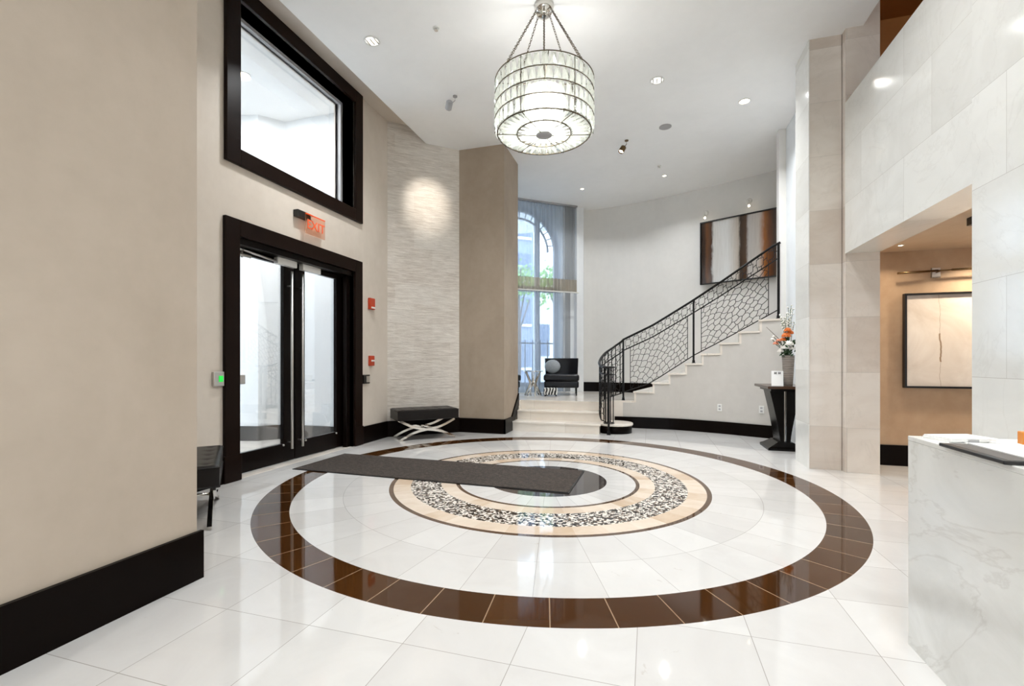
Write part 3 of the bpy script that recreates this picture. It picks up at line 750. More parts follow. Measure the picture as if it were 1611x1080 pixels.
# crackle panels
def clip(poly, a, b, c):
    out = []
    for i in range(len(poly)):
        p = poly[i]; q = poly[(i+1) % len(poly)]
        dp = a*p[0]+b*p[1]-c; dq = a*q[0]+b*q[1]-c
        if dp <= 0: out.append(p)
        if dp*dq < 0:
            t = dp/(dp-dq); out.append((p[0]+(q[0]-p[0])*t, p[1]+(q[1]-p[1])*t))
    return out
def crackle(mapf, w, h, step, rnd, name='crackle_panel', side=True):
    seeds = []
    ny = max(2, round(h/step)); nx = max(1, round(w/step))
    ox, oy = -.12*w, -.25*h; q = step*.6; ring_ = 0
    while q < w*1.5+h*1.5:
        na_ = max(3, int(q*PI*.62/step)); ph = rnd.uniform(0, 1)
        for i in range(na_+1):
            a_ = (i+ph+rnd.uniform(-.22, .22))/na_*PI*.62-.1
            px_, py_ = ox+q*math.cos(a_), oy+q*math.sin(a_)
            if -.02 < px_ < w+.02 and -.02 < py_ < h+.02: seeds.append((px_, py_))
        q += step*rnd.uniform(.72, 1.0)
    E_ = {}
    for a in range(len(seeds)):
        poly = [(0, 0), (w, 0), (w, h), (0, h)]; sa = seeds[a]
        for b_ in range(len(seeds)):
            if a == b_: continue
            sb_ = seeds[b_]; n0 = sb_[0]-sa[0]; n1 = sb_[1]-sa[1]
            cc = (sb_[0]**2+sb_[1]**2-sa[0]**2-sa[1]**2)/2
            poly = clip(poly, n0, n1, cc)
            if not poly: break
        for i in range(len(poly)):
            p = poly[i]; q = poly[(i+1) % len(poly)]
            if (abs(p[0]) < 1e-6 and abs(q[0]) < 1e-6) or (abs(p[0]-w) < 1e-6 and abs(q[0]-w) < 1e-6): continue
            if (abs(p[1]) < 1e-6 and abs(q[1]) < 1e-6) or (abs(p[1]-h) < 1e-6 and abs(q[1]-h) < 1e-6): continue
            if math.dist(p, q) < .012: continue
            kk = tuple(sorted(((round(p[0], 3), round(p[1], 3)), (round(q[0], 3), round(q[1], 3)))))
            E_[kk] = 1
    m = MB()
    for p, q in E_:
        L = math.dist(p, q); bow = rnd.uniform(-.16, .16)*L
        nx_, ny_ = -(q[1]-p[1])/L, (q[0]-p[0])/L
        pts = []
        for i in range(4):
            t = i/3; o_ = bow*4*t*(1-t)
            pts.append(mapf((p[0]+(q[0]-p[0])*t+nx_*o_)/w, (p[1]+(q[1]-p[1])*t+ny_*o_)/h))
        m.tube(pts, .0055, 4)
    if side:
        for a in (0, 1): m.tube([mapf(a, 0), mapf(a, 1)], .0075, 4)
    R(m, name)
rnd = random.Random(5)
for x0, x1 in ((-.325, .645), (.86, 1.80)):
    def mf(a, b_, x0=x0, x1=x1):
        x = lerp(x0, x1, a); q = at_x(x); return (q[0], q[1], lerp(interp(bz, x), interp(kz, x), b_))
    crackle(mf, x1-x0, .78, .098, rnd)
def mf(a, b_):
    t = min(n_-1.001, a*.9*(n_-1)+.6); j = int(t); fr_ = t-j
    x = lerp(SW[j][0], SW[j+1][0], fr_); y = lerp(SW[j][1], SW[j+1][1], fr_)
    return (x, y, lerp(swp(t, SWb), swp(t, SWk), b_))
crackle(mf, 1.05, .80, .13, rnd)

# outlets on the stair wall
def outlet(x, z, label):
    y = Sy(x)-.001
    ang = math.atan2(Sy(x+.05)-Sy(x-.05), .1)
    t = thing('wall_outlet', label, 'outlet', (x, y-.002, z), ang, 'outlets on the stair wall')
    MB().box(-.036, .036, -.008, 0, -.06, .06).build('cover_plate', 'white_plastic', t, .003)
    for zz in (-.025, .025): MB().box(-.016, .016, -.011, -.007, zz-.014, zz+.014).build('socket', 'grey_plastic', t)
outlet(1.13, .43, 'white wall outlet under the stairs, farther from the console table')
outlet(1.70, .44, 'white wall outlet under the stairs, beside the console table')

# ------------------------------------------------------------------ mat
mt = tag(MB().box(-1.54, 1.54, -.435, .435, 0, .012).build('floor_mat', 'carpet', None, .003, loc=(-2.235, 4.62, 0), rz=math.radians(-1.2)), 'long charcoal carpet runner mat leading from the entrance doors', 'mat')
MB().box(-1.55, 1.55, -.445, -.43, 0, .009).box(-1.55, 1.55, .43, .445, 0, .009).box(1.535, 1.55, -.43, .43, 0, .009).box(-1.55, -1.535, -.43, .43, 0, .009).build('mat_edging', 'black_plastic', mt)

# ------------------------------------------------------------------ benches
def bench(label, locv, rz):
    t = thing('bench', label, 'bench', locv, rz, 'X leg benches')
    L, D = .48, .25
    m = MB(); nx, ny = 24, 12; top = []
    def hgt(u, v):
        d = 0
        for i in range(5):
            for j in range(3):
                cx_ = -L+.096+(i)*.192*1.0; cy_ = -D+.085+j*.165
                rr = math.hypot(u-cx_, v-cy_); d = max(d, .012*math.exp(-(rr/.025)**2))
        return .155-d
    vs2 = []
    for j in range(ny*2+1):
        row_ = []
        for i in range(nx*2+1):
            u_ = lerp(-L, L, i/(nx*2)); v_ = lerp(-D, D, j/(ny*2))
            e_ = min(1, min(L-abs(u_), D-abs(v_))/.03); zz = hgt(u_, v_)-.014*(1-e_)**2
            row_.append(m.v((u_, v_, zz)))
        vs2.append(row_)
    for a, b_ in zip(vs2, vs2[1:]):
        for i in range(len(a)-1): m.face([a[i], a[i+1], b_[i+1], b_[i]], True)
    per = vs2[0][:]+[r_[-1] for r_ in vs2[1:]]+vs2[-1][::-1][1:]+[r_[0] for r_ in vs2[::-1][1:-1]]
    low = [m.v((m.M.inverted() @ v.co).to_tuple()[:2]+(0,)) for v in per]
    for i in range(len(per)): m.face([per[i], low[i], low[(i+1) % len(per)], per[(i+1) % len(per)]])
    m.face(low)
    c_ = m.build('seat_cushion', 'leather', t, loc=(0, 0, .31))
    MB().tube([(-L, -D, .004), (L, -D, .004), (L, D, .004), (-L, D, .004)], .006, 6, closed=True).tube([(-L, -D, .14), (L, -D, .14), (L, D, .14), (-L, D, .14)], .005, 6, closed=True).build('piping', 'leather', c_)
    for y in (-D+.05, D-.05):
        for sg in (-1, 1):
            pts = []
            for i in range(13):
                q = i/12; x = lerp(-.43, .43, q)*sg
                zz = .012+.285*(q+.10*math.sin(2*PI*q))
                pts.append((x, y+(.012*sg), zz))
            MB().tube(pts, .024, 4, sx=.9).build('leg', 'chrome', t)
    MB().tube([(0, -D+.05, .155), (0, D-.05, .155)], .014, 10).build('stretcher', 'chrome', t)
    return t
bench('black tufted bench with chrome X legs against the split face stone wall', (-3.40, 6.585, 0), math.radians(43.5))
bench('black tufted bench with chrome X legs, mostly hidden behind the near beige wall', (-3.435, 2.675, 0), math.radians(-42.5))

# ------------------------------------------------------------------ console table with vase
ct = thing('console_table', 'black pedestal console table with dark wood top beside the stone pier', 'table', (1.76, 7.18, 0))
m = MB().box(-.255, .265, -.40, .44, .835, .872); m.build('tabletop', 'tabletop', ct, .008)
MB().box(-.20, .20, -.30, .34, .80, .835).build('apron', 'lacquer', ct, .004)
def leghalf(sg):
    o_ = []; inn = []
    for i in range(15):
        q = i/14; z = lerp(.10, .80, q)
        w_ = .062+.125*(q**1.3)
        o_.append((sg*w_, z))
    poly = [(sg*.012, .10)]+o_+[(sg*.012, .80)]
    return MB().extr(poly, 'y', -.19, .19)
leghalf(-1).build('leg', 'lacquer', ct, .006); leghalf(1).build('leg', 'lacquer', ct, .006)
MB().box(-.012, .012, -.15, .15, .1, .80).build('centre_strip', 'chrome', ct)
m = MB()
b0 = [(-.22, -.25), (.24, -.25), (.24, .25), (-.22, .25)]; b1 = [(-.09, -.19), (.09, -.19), (.09, .19), (-.09, .19)]
lv = []
for pts, z in ((b0, 0), (b0, .03), ([(x*.82, y*.9) for x, y in b0], .05), (b1, .11)):
    lv.append([m.v((x, y, z)) for x, y in pts])
m.face(lv[0][::-1]); m.face(lv[-1])
for a, b_ in zip(lv, lv[1:]):
    for i in range(4): m.face([a[i], a[(i+1) % 4], b_[(i+1) % 4], b_[i]])
m.build('pedestal_base', 'lacquer', ct)
va = thing('flower_vase', 'ribbed grey ceramic vase holding white and orange flowers', 'vase', (1.80, 7.02, .872))
MB().lathe([(.052, 0), (.056, .02), (.062, .14), (.069, .28), (.074, .38), (.076, .41), (.066, .41), (.06, .3)], 32).build('vase_body', 'vase', va)
rf = random.Random(3)
def blossom(m, c, r_, npet, flat=.4):
    for ring in range(3):
        for i in range(npet):
            a = 2*PI*i/npet+ring*.5; el = .15+ring*.45
            d_ = Vector((math.cos(a)*math.cos(el), math.sin(a)*math.cos(el), math.sin(el)))
            m.ball(Vector(c)+d_*r_*.6, r_*.42, 1, (1, 1, flat+.3*ring))
def flower(c, r_, mat, label_=None, npet=7):
    st_ = MB().tube([(0, 0, .36), (c[0]*.5, c[1]*.5, lerp(.4, c[2], .6)), c], .004, 6).build('flower_stem', 'green', va)
    m = MB(); blossom(m, c, r_, npet); m.build('blossom', mat, st_)
flower((-.055, -.05, .50), .062, 'petal_white'); flower((-.01, -.07, .545), .065, 'petal_white'); flower((-.10, -.03, .455), .045, 'petal_white'); flower((.04, -.05, .49), .05, 'petal_white')
flower((-.03, -.02, .66), .062, 'petal_orange'); flower((-.015, -.03, .735), .05, 'petal_orange'); flower((.02, .01, .70), .055, 'petal_orange'); flower((-.06, 0, .61), .045, 'petal_orange')
flower((-.155, -.02, .56), .04, 'petal_pink'); flower((-.13, -.05, .60), .035, 'petal_pink')
flower((-.19, 0, .62), .03, 'petal_white'); flower((-.165, .03, .66), .026, 'petal_white')
for i in range(14):
    a = rf.uniform(0, 2*PI); L_ = rf.uniform(.84, 1.1); rr = rf.uniform(.02, .12)
    tip = (math.cos(a)*rr-.01, math.sin(a)*rr, L_)
    s_ = MB().tube([(0, 0, .36), (tip[0]*.3, tip[1]*.3, L_*.65), tip], .003, 5).build('spike_stem', 'green', va)
    m = MB()
    for j in range(9): m.ball((lerp(tip[0]*.4, tip[0], j/8)+rf.uniform(-.012, .012), lerp(tip[1]*.4, tip[1], j/8)+rf.uniform(-.012, .012), lerp(L_*.72, L_, j/8)), .012, 1)
    m.build('buds', 'petal_white', s_)
m = MB()
for i in range(70):
    a = rf.uniform(0, 2*PI); rr = rf.uniform(.02, .12); z = rf.uniform(.40, .62)
    p = Vector((math.cos(a)*rr, math.sin(a)*rr, z)); n = Vector((rf.uniform(-1, 1), rf.uniform(-1, 1), rf.uniform(0, 1))).normalized()
    u = n.orthogonal().normalized()*.035; w = n.cross(u).normalized()*.013
    m.face([m.v(p-u), m.v(p-w), m.v(p+u), m.v(p+w)])
m.build('foliage', 'green', va)
MB().tube([(-.02, 0, .42), (-.10, .0, .62), (-.26, .02, .80)], .004, 6, rads=[.004, .005, .002]).build('twig', 'bark', va)
sg = thing('tabletop_sign', 'small white leaning card sign beside the vase on the console table', 'sign', (1.66, 6.98, .872), math.radians(-12))
c_ = MB().extr([(-.03, 0), (-.024, 0), (.03, .20), (.024, .20)], 'x', -.07, .07).build('card', 'paper', sg)
MB().extr([(.0, 0), (.06, 0), (.022, .17)], 'x', -.004, .004).build('easel_back', 'paper', sg)
m = MB()
for x0, w_ in ((-.035, .026), (.012, .026)):
    for x_, z_, ww, hh in ((x0, .155, .008, .03), (x0+.018, .155, .008, .03), (x0+.006, .165, .014, .007)):
        yy = lerp(-.03, .024, z_/.2)
        m.extr([(yy-.003, z_), (yy-.001, z_), (yy-.001+.27*hh, z_+hh), (yy-.003+.27*hh, z_+hh)], 'x', x_, x_+ww)
m.build('printed_mark', 'ink', c_)

# ------------------------------------------------------------------ art
def painting(name, label, mat, w, h, locv, rz, cat='painting'):
    t = thing(name, label, cat, locv, rz)
    MB().box(-w/2, w/2, -.022, -.005, -h/2, h/2).build('canvas', mat, t)
    f_ = .022
    MB().box(-w/2-f_, -w/2, -.05, 0, -h/2-f_, h/2+f_).box(w/2, w/2+f_, -.05, 0, -h/2-f_, h/2+f_).box(-w/2, w/2, -.05, 0, h/2, h/2+f_).box(-w/2, w/2, -.05, 0, -h/2-f_, -h/2).build('frame', 'black_plastic', t)
    return t
pl0 = Vector((1.06, Fy(1.06))); pl1 = Vector((2.55, Fy(2.55)))
ang = math.atan2(pl1.y-pl0.y, pl1.x-pl0.x)
pc = (pl0+pl1)/2; nrm = Vector((math.sin(ang), -math.cos(ang)))
painting('abstract_painting', 'large streaked brown, white and rust painting above the staircase', 'painting', 1.62, 1.24, (pc.x+nrm.x*.07, pc.y+nrm.y*.07, 3.42), ang)
painting('framed_art', 'pale abstract artwork in thin black frame on the alcove wall', 'pale_art', 1.3, 1.03, (3.46, 6.345, 1.435), 0)
for tt, label in ((.06, 'small round spotlight above the corner of the streaked painting'), (.66, 'small round spotlight above the middle of the streaked painting')):
    x = lerp(1.06, 2.3, tt); y = Fy(x)
    zz = 4.27 if tt < .3 else 4.33
    t = thing('picture_spotlight', label, 'lamp', (x, y-.005, zz), ang, 'picture spotlights')
    o_ = MB().lathe([(.05, 0), (.05, .015), (.02, .03)], 20).build('wall_plate', 'white_plastic', t); o_.rotation_euler = (PI/2, 0, 0)
    MB().tube([(0, -.02, 0), (.02, -.12, -.02), (.04, -.17, -.12)], .006, 6).build('arm', 'chrome', t)
    MB().ball((.04, -.18, -.15), .02, 2).build('bulb', 'lamp_on', t)
# picture light in the alcove
pt = thing('picture_light', 'brass picture light bar on the alcove wall above the framed art', 'lamp', (3.1, 6.36, 2.2))
MB().box(-.04, .04, -.03, 0, -.055, .055).build('mount_box', 'steel', pt, .004)
MB().tube([(-.40, -.11, .0), (-.02, -.10, .01)], .012, 8).build('light_bar', 'bronze', pt)
MB().tube([(.10, -.11, .012), (.55, -.11, .02)], .012, 8).build('light_bar', 'bronze', pt)
MB().tube([(0, -.02, .0), (0, -.11, .01)], .008, 6).tube([(-.02, -.10, .01), (.10, -.11, .012)], .008, 6).build('arm', 'bronze', pt)

# ------------------------------------------------------------------ front desk and items
dk = thing('reception_desk', 'white veined marble reception desk cut off by the picture edge', 'desk', (1.4, .4, 0))
MB().box(-.345, -.30, -3.4, 1.955, 0, .865).box(-.30, .45, 1.91, 1.955, 0, .865).build('front_panel', 'counter', dk)
MB().box(-.346, .36, -3.4, 1.957, .865, .885).build('countertop', 'counter_top', dk, .003)
MB().box(-.30, -.27, -3.3, 1.9, 0, .05).build('plinth', 'grey_plastic', dk)
TZ = .885
def sheet(name, label, cx_, cy_, w, h, t_, rz, mat='paper', z=TZ, cat='paper'):
    return tag(MB().box(-w/2, w/2, -h/2, h/2, 0, t_).build(name, mat, None, loc=(cx_, cy_, z), rz=math.radians(rz)), label, cat)
bk = thing('brochure_stack', 'stack of white brochures at the far corner of the marble desk', 'brochure', (1.19, 2.27, TZ), math.radians(18))
for i in range(4):
    MB().box(-.09, .09, -.06, .06, i*.004, i*.004+.0035).build('brochure', 'paper', bk).location = (rf.uniform(-.012, .012), rf.uniform(-.01, .01), 0)
MB().box(-.03, .01, -.063, -.0605, .002, .012).build('binding_clip', 'grey_plastic', bk)
sheet('open_brochure', 'open white brochure lying beyond the brochure stack', 1.38, 2.24, .24, .15, .006, 8)
sheet('loose_sheet', 'loose white sheet between the brochures and the black blotter', 1.29, 2.13, .26, .12, .003, -6)
bl = thing('desk_blotter', 'dark grey desk blotter hanging over the marble desk edge', 'blotter', (1.28, 1.935, TZ))
MB().box(-.245, .245, -.165, .165, 0, .012).build('pad', 'black_plastic', bl, .003)
MB().box(-.225, .235, -.15, .15, .012, .0125).build('pad_surface', plain('grey_blotter', (96, 90, 86), .5), bl)
sheet('paper_pad', 'white writing paper lying on the dark blotter', 1.315, 1.95, .39, .29, .004, 0, z=TZ+.0126)
ob = thing('orange_card_box', 'orange box standing on the marble desk at the picture edge', 'box', (1.49, 2.17, TZ), math.radians(-10))
MB().box(-.16, .16, -.02, .02, 0, .052).build('box_body', 'orange', ob, .003)
MB().box(-.15, .15, -.022, -.0201, .008, .02).build('pale_stripe', 'paper', ob)

# ------------------------------------------------------------------ lounge on the landing
def slipper(label, locv, rz):
    t = thing('slipper_chair', label, 'chair', locv, rz, 'black lounge chairs on the landing')
    w = .36
    MB().box(-w, w, -.34, .30, .16, .30).build('seat_frame', 'velvet', t, .03)
    MB().box(-w-.01, w+.01, -.36, .24, .30, .44).build('seat_cushion', 'velvet', t, .045, seg=3)
    m = MB(); n = 14; f_, bk_ = [], []
    rows = []
    for j in range(6):
        z = lerp(.36, .78, j/5); row_ = []
        for i in range(n+1):
            q = i/n*2-1; x = q*(w-.02+.02*j/5); y = .22-.10*abs(q)**3+.05*j/5
            row_.append((x, y, z))
        rows.append(row_)
    A1 = [[m.v(p) for p in r_] for r_ in rows]; B1 = [[m.v((p[0]*1.03, p[1]+.09, p[2])) for p in r_] for r_ in rows]
    for G in (A1, B1):
        for a, b_ in zip(G, G[1:]):
            for i in range(n): m.face([a[i], a[i+1], b_[i+1], b_[i]], True)
    for i in range(n): m.face([A1[-1][i], A1[-1][i+1], B1[-1][i+1], B1[-1][i]]); m.face([A1[0][i], A1[0][i+1], B1[0][i+1], B1[0][i]])
    for j in range(5):
        for i in (0, n): m.face([A1[j][i], A1[j+1][i], B1[j+1][i], B1[j][i]])
    m.build('backrest', 'velvet', t, .012)
    for x in (-.31, .31):
        for y in (-.30, .26): MB().tube([(x, y, 0), (x, y, .17)], .018, 4, rads=[.014, .022]).build('leg', 'lacquer', t)
    return t
slipper('black curved-back lounge chair with silver pillow in front of the arched window', (-1.80, 9.78, ZP), math.radians(10))
slipper('black lounge chair almost wholly hidden behind the tan column', (-2.98, 8.98, ZP), math.radians(75))
pi_ = MB(); pi_.ball((0, 0, 0), .17, 3, (1, .35, .9))
po = tag(pi_.build('throw_pillow', 'pillow', None, loc=(-2.0, 9.80, ZP+.60), rz=math.radians(12)), 'silver grey pillow leaning on the black lounge chair', 'pillow')
po.rotation_euler = (math.radians(-14), 0, math.radians(10))
zt = thing('footstool', 'low zebra striped footstool in front of the black lounge chair', 'footstool', (-1.93, 9.27, ZP), math.radians(10))
MB().box(-.14, .14, -.09, .09, .03, .17).build('stool_body', 'zebra', zt, .02)
for x in (-.11, .11):
    for y in (-.06, .06): MB().tube([(x, y, 0), (x, y, .035)], .012, 8).build('leg', 'lacquer', zt)
gt = thing('side_table', 'glass and chrome side table with folded facet base on the landing', 'table', (-2.33, 9.38, ZP))
MB().lathe([(.20, 0), (.205, .006), (.20, .012)], 32, (0, 0, .50)).build('glass_top', 'glass_cool', gt)
MB().tube([(.2*math.cos(2*PI*i/32), .2*math.sin(2*PI*i/32), .506) for i in range(32)], .008, 6, closed=True).build('top_rim', 'chrome', gt)
for i in range(6):
    a = 2*PI*i/6; a2 = a+.9
    m = MB(); p0 = Vector((.17*math.cos(a), .17*math.sin(a), 0)); p1 = Vector((.06*math.cos(a2), .06*math.sin(a2), .27)); p2 = Vector((.17*math.cos(a2), .17*math.sin(a2), .5))
    m.tube([p0, p1, p2], .012, 4, rads=[.02, .03, .012]); m.build('leg', 'chrome', gt)

# ------------------------------------------------------------------ chandelier
chx, chy = -1.015, 4.55
ch = thing('chandelier', 'drum shaped crystal chandelier hanging on chains over the medallion', 'chandelier', (chx, chy, 3.5))
Rb, Rt = .485, .515
tiers = [0, .13, .255, .38, .51]
def ringz(r_, z, th=.005, name='ring'):
    return MB().tube([(r_*math.cos(2*PI*i/64), r_*math.sin(2*PI*i/64), z) for i in range(64)], th, 6, closed=True).build(name, 'wire', ch)
ringz(.47, 0.0, .007, 'bottom_ring'); 
for z in tiers[1:]: ringz(.495, z, .005, 'tier_ring')
ringz(.27, -.005, .006, 'inner_ring')
def prismpiece(m, p0, p1, out, w, d):
    """elongated faceted drop between p0 and p1"""
    p0 = Vector(p0); p1 = Vector(p1); ax = (p1-p0).normalized(); out = Vector(out).normalized(); sd = ax.cross(out).normalized()
    m0 = p0.lerp(p1, .30); m1_ = p0.lerp(p1, .88)
    q = [m.v(p0+sd*w*.62), m.v(p0-sd*w*.62), m.v(m1_-sd*w), m.v(p1-sd*w*.5), m.v(p1+sd*w*.5), m.v(m1_+sd*w)]
    top = m.v(m0+out*d); bot = m.v(m1_+out*d*.7); bk_ = m.v(p0.lerp(p1, .5)-out*d*.5)
    for a, b_, c_ in ((0, 1, top), (1, 2, top), (2, 3, bot), (3, 4, bot), (4, 5, bot), (5, 0, top)): m.face([q[a], q[b_], c_])
    m.face([q[2], bot, top]); m.face([q[5], top, bot])
    for i in range(6): m.face([q[i], q[(i+1) % 6], bk_])
rest = MB(); count = 0
NP = 40
cam_dir = math.atan2(-chy, -chx)
for ti in range(4):
    for i in range(NP):
        a = 2*PI*(i+.5*(ti % 2))/NP; o_ = (math.cos(a), math.sin(a), 0)
        p0 = (.485*o_[0], .485*o_[1], tiers[ti+1]-.003); p1 = (.485*o_[0], .485*o_[1], tiers[ti]+.004)
        vis = math.cos(a-cam_dir)
        if vis > .2 and count < 68:
            m = MB(); prismpiece(m, p0, p1, o_, .036, .020); m.build('crystal_prism', 'crystal', ch); count += 1
        else: prismpiece(rest, p0, p1, o_, .036, .020)
for i in range(NP):
    a = 2*PI*(i+.5)/NP; o_ = (math.cos(a), math.sin(a))
    p0 = (.465*o_[0], .465*o_[1], 0.0); p1 = (.28*o_[0], .28*o_[1], -.005)
    if i % 2 == 0 and count < 100:
        m = MB(); prismpiece(m, p0, p1, (0, 0, -1), .030, .018); m.build('crystal_prism', 'crystal', ch); count += 1
    else: prismpiece(rest, p0, p1, (0, 0, -1), .030, .018)
for i in range(24):
    a = 2*PI*i/24; o_ = (math.cos(a), math.sin(a))
    prismpiece(rest, (.265*o_[0], .265*o_[1], -.006), (.075*o_[0], .075*o_[1], -.012), (0, 0, -1), .026, .014)
ro = rest.build('crystal_prisms_rest', 'crystal', ch); ro['kind'] = 'stuff'
MB().lathe([(.078, -.012), (.08, -.02), (.06, -.028), (.02, -.032)], 24).build('bottom_boss', 'grey_plastic', ch)
m = MB()
for i in range(6):
    a = 2*PI*i/6+.3; m.tube([(.07*math.cos(a), .07*math.sin(a), -.02), (.47*math.cos(a), .47*math.sin(a), -.008)], .004, 6)
m.build('bottom_spokes', 'wire', ch)
for i in range(6):
    a = 2*PI*i/6+.3; MB().tube([(.495*math.cos(a), .495*math.sin(a), 0), (.495*math.cos(a), .495*math.sin(a), .51)], .004, 6).build('frame_rod', 'wire', ch)
for i in range(6):
    a = 2*PI*i/6; b_ = MB().ball((.15*math.cos(a), .15*math.sin(a), .30), .032, 2, (1, 1, 1.5)).build('bulb', plain('chandelier_bulb', (255, 250, 240), .5, emit=(255, 248, 234), es=5) if i == 0 else 'cb', ch)
    if i == 0: M['cb'] = b_.data.materials[0]
MB().lathe([(.19, .14), (.19, .42)], 40, cap=False).build('inner_shade', sheer('frosted_shade', (248, 248, 244), .35, (1, 1, .98)), ch)
ctop = ZC-3.5
MB().lathe([(.02, ctop-.11), (.07, ctop-.10), (.095, ctop-.05), (.10, ctop)], 28).build('canopy', 'chrome', ch)
MB().tube([(0, 0, .3), (0, 0, ctop-.1)], .006, 8).build('centre_rod', 'wire', ch)
for i in range(4):
    a = 2*PI*i/4+.3; MB().tube([(.0, 0, .5), (.495*math.cos(a), .495*math.sin(a), .505)], .005, 6).build('top_spoke', 'wire', ch)
for i in range(8):
    a = 2*PI*i/8+.22
    p0 = Vector((.085*math.cos(a), .085*math.sin(a), ctop-.07)); p1 = Vector((.495*math.cos(a), .495*math.sin(a), .51))
    d_ = p1-p0; nl = 34; ax = d_.normalized(); u = ax.orthogonal().normalized(); w = ax.cross(u)
    m = MB()
    for j in range(nl):
        c_ = p0+d_*((j+.5)/nl); s1 = u if j % 2 == 0 else w; hl = d_.length/nl*.68
        m.tube([c_+ax*(hl*math.cos(t))+s1*(.0085*math.sin(t)) for t in [2*PI*q/8 for q in range(8)]], .0026, 4, closed=True)
    m.build('chain', 'wire', ch)

# ------------------------------------------------------------------ ceiling fittings
def downlight(x, y, z, r_, mat, label, power=0, col=(.96, .985, 1), grp='recessed ceiling lights', name='recessed_light'):
    t = thing(name, label, 'ceiling light', (x, y, z), 0, grp)
    MB().lathe([(r_, 0), (r_*1.05, -.006), (r_*.86, -.010), (r_*.84, 0)], 32, cap=False).build('trim_ring', 'white_plastic', t)
    MB().lathe([(r_*.85, -.003), (.001, -.003)], 32, cap=False).build('lens', mat, t)
    if power:
        ld = bpy.data.lights.new('recessed_lamp', 'AREA'); ld.shape = 'DISK'; ld.size = r_*2.4; ld.energy = power; ld.color = col; ld.spread = math.radians(130 if z != ZV else 178)
        lo = bpy.data.objects.new('recessed_lamp', ld); COL.objects.link(lo); lo.parent = t; lo.location = (0, 0, -.02)
    return t
PW = 1.0
def lens(x, y, label, p):
    t = downlight(x, y, ZC, .085, 'lamp_soft', label, p)
    m = MB()
    for i in range(3): m.tube([(-.05+.05*i, -.05, -.006), (-.05+.05*i, .05, -.006)], .008, 6)
    m.build('louvre', 'chrome', t)
P0 = 32
lens(-2.98, 4.51, 'round louvred downlight between the interior window and the chandelier', P0)
lens(.10, 6.18, 'round louvred downlight on the stair side of the chandelier', P0)
downlight(1.265, 7.02, ZC, .075, 'lamp_on', 'glowing round downlight near the stone pier', P0)
downlight(.285, 9.39, ZC, .04, 'lamp_on', 'small glowing downlight over the staircase', 16)
downlight(-1.335, 9.62, ZC, .04, 'lamp_on', 'small glowing downlight above the landing', 16)
downlight(-5.05, 4.75, ZV, .08, 'lamp_on', 'glowing downlight in the vestibule seen through the interior window', 95)
downlight(2.62, 6.0, 2.465, .03, 'lamp_on', 'tiny glowing downlight in the alcove ceiling', 3, (1, .85, .66))
for x, y in [(3.5, 5.95)]: downlight(x, y, 2.465, .05, 'lamp_on', 'alcove downlight over the framed art hidden by the desk wall', 15, (1, .86, .68))
for x, y in [(.5, -1.0), (.9, -3.0), (.2, 1.5), (1.1, .2), (.9, 3.6)]:  # unseen downlights added to fill the near part of the lobby
    downlight(x, y, ZC, .085, 'lamp_on', 'unseen round downlight added for fill on the reception desk side', P0*.8, (.96, .985, 1), 'added fill downlights above the desk side')
tag(MB().lathe([(.09, 0), (.092, -.006), (.08, -.010), (.0, -.012)], 32, cap=False).build('ceiling_speaker', 'grey_plastic', None, loc=(.24, 7.44, ZC)), 'flat grey round speaker flush in the ceiling', 'speaker')
def sprinkler(x, y, label):
    t = thing('sprinkler', label, 'sprinkler', (x, y, ZC), 0, 'ceiling sprinklers')
    MB().lathe([(.035, 0), (.037, -.004), (.03, -.008)], 24).build('escutcheon', 'white_plastic', t)
    MB().lathe([(.008, -.008), (.008, -.025), (.02, -.028), (.02, -.031)], 16).build('sprinkler_head', 'chrome', t)
sprinkler(-2.20, 4.53, 'small white sprinkler near the louvred downlight by the window')
sprinkler(.18, 8.9, 'small white sprinkler in front of the staircase downlight')
def spot(x, y, hd, aim, mat, label, power):
    t = thing('spotlight', label, 'spotlight', (x, y, ZC), 0, 'adjustable ceiling spotlights')
    MB().lathe([(.03, 0), (.03, -.012)], 20).build('mount', mat, t)
    hd = Vector(hd); MB().tube([(0, 0, -.01), (0, 0, -.06), hd], .005, 6).build('arm', mat, t)
    a = Vector(aim).normalized(); q = a.to_track_quat('-Z', 'Y')
    h_ = MB().lathe([(.03, .07), (.045, .055), (.045, -.04), (.04, -.045), (.036, -.02)], 24).build('lamp_head', mat, t)
    h_.location = hd; h_.rotation_mode = 'QUATERNION'; h_.rotation_quaternion = q
    MB().lathe([(.036, -.025), (.0005, -.025)], 24, cap=False).build('lamp_face', 'lamp_on' , h_)
    ld = bpy.data.lights.new('spot_lamp', 'SPOT'); ld.energy = power; ld.spot_size = math.radians(34); ld.spot_blend = 1.0; ld.color = (1, .93, .82); ld.shadow_soft_size = .035
    lo = bpy.data.objects.new('spot_lamp', ld); COL.objects.link(lo); lo.parent = h_; lo.location = (0, 0, -.05)
    return t
s1 = (-2.52, 5.77); aim1 = Vector((-3.52, 6.92, 3.80))-Vector((s1[0]-.07, s1[1]-.05, ZC-.14))
spot(s1[0], s1[1], (-.07, -.05, -.15), aim1, 'grey_plastic', 'grey spotlight aimed at the split face stone panel', 110)
aim2 = Vector((-1.0, 4.6, .4))-Vector((-.40, 7.7, ZC-.2))
spot(-.35, 7.72, (-.07, -.03, -.16), Vector((-.5, -.4, -1)), 'bronze', 'small bronze spotlight between the chandelier and the staircase', 60)

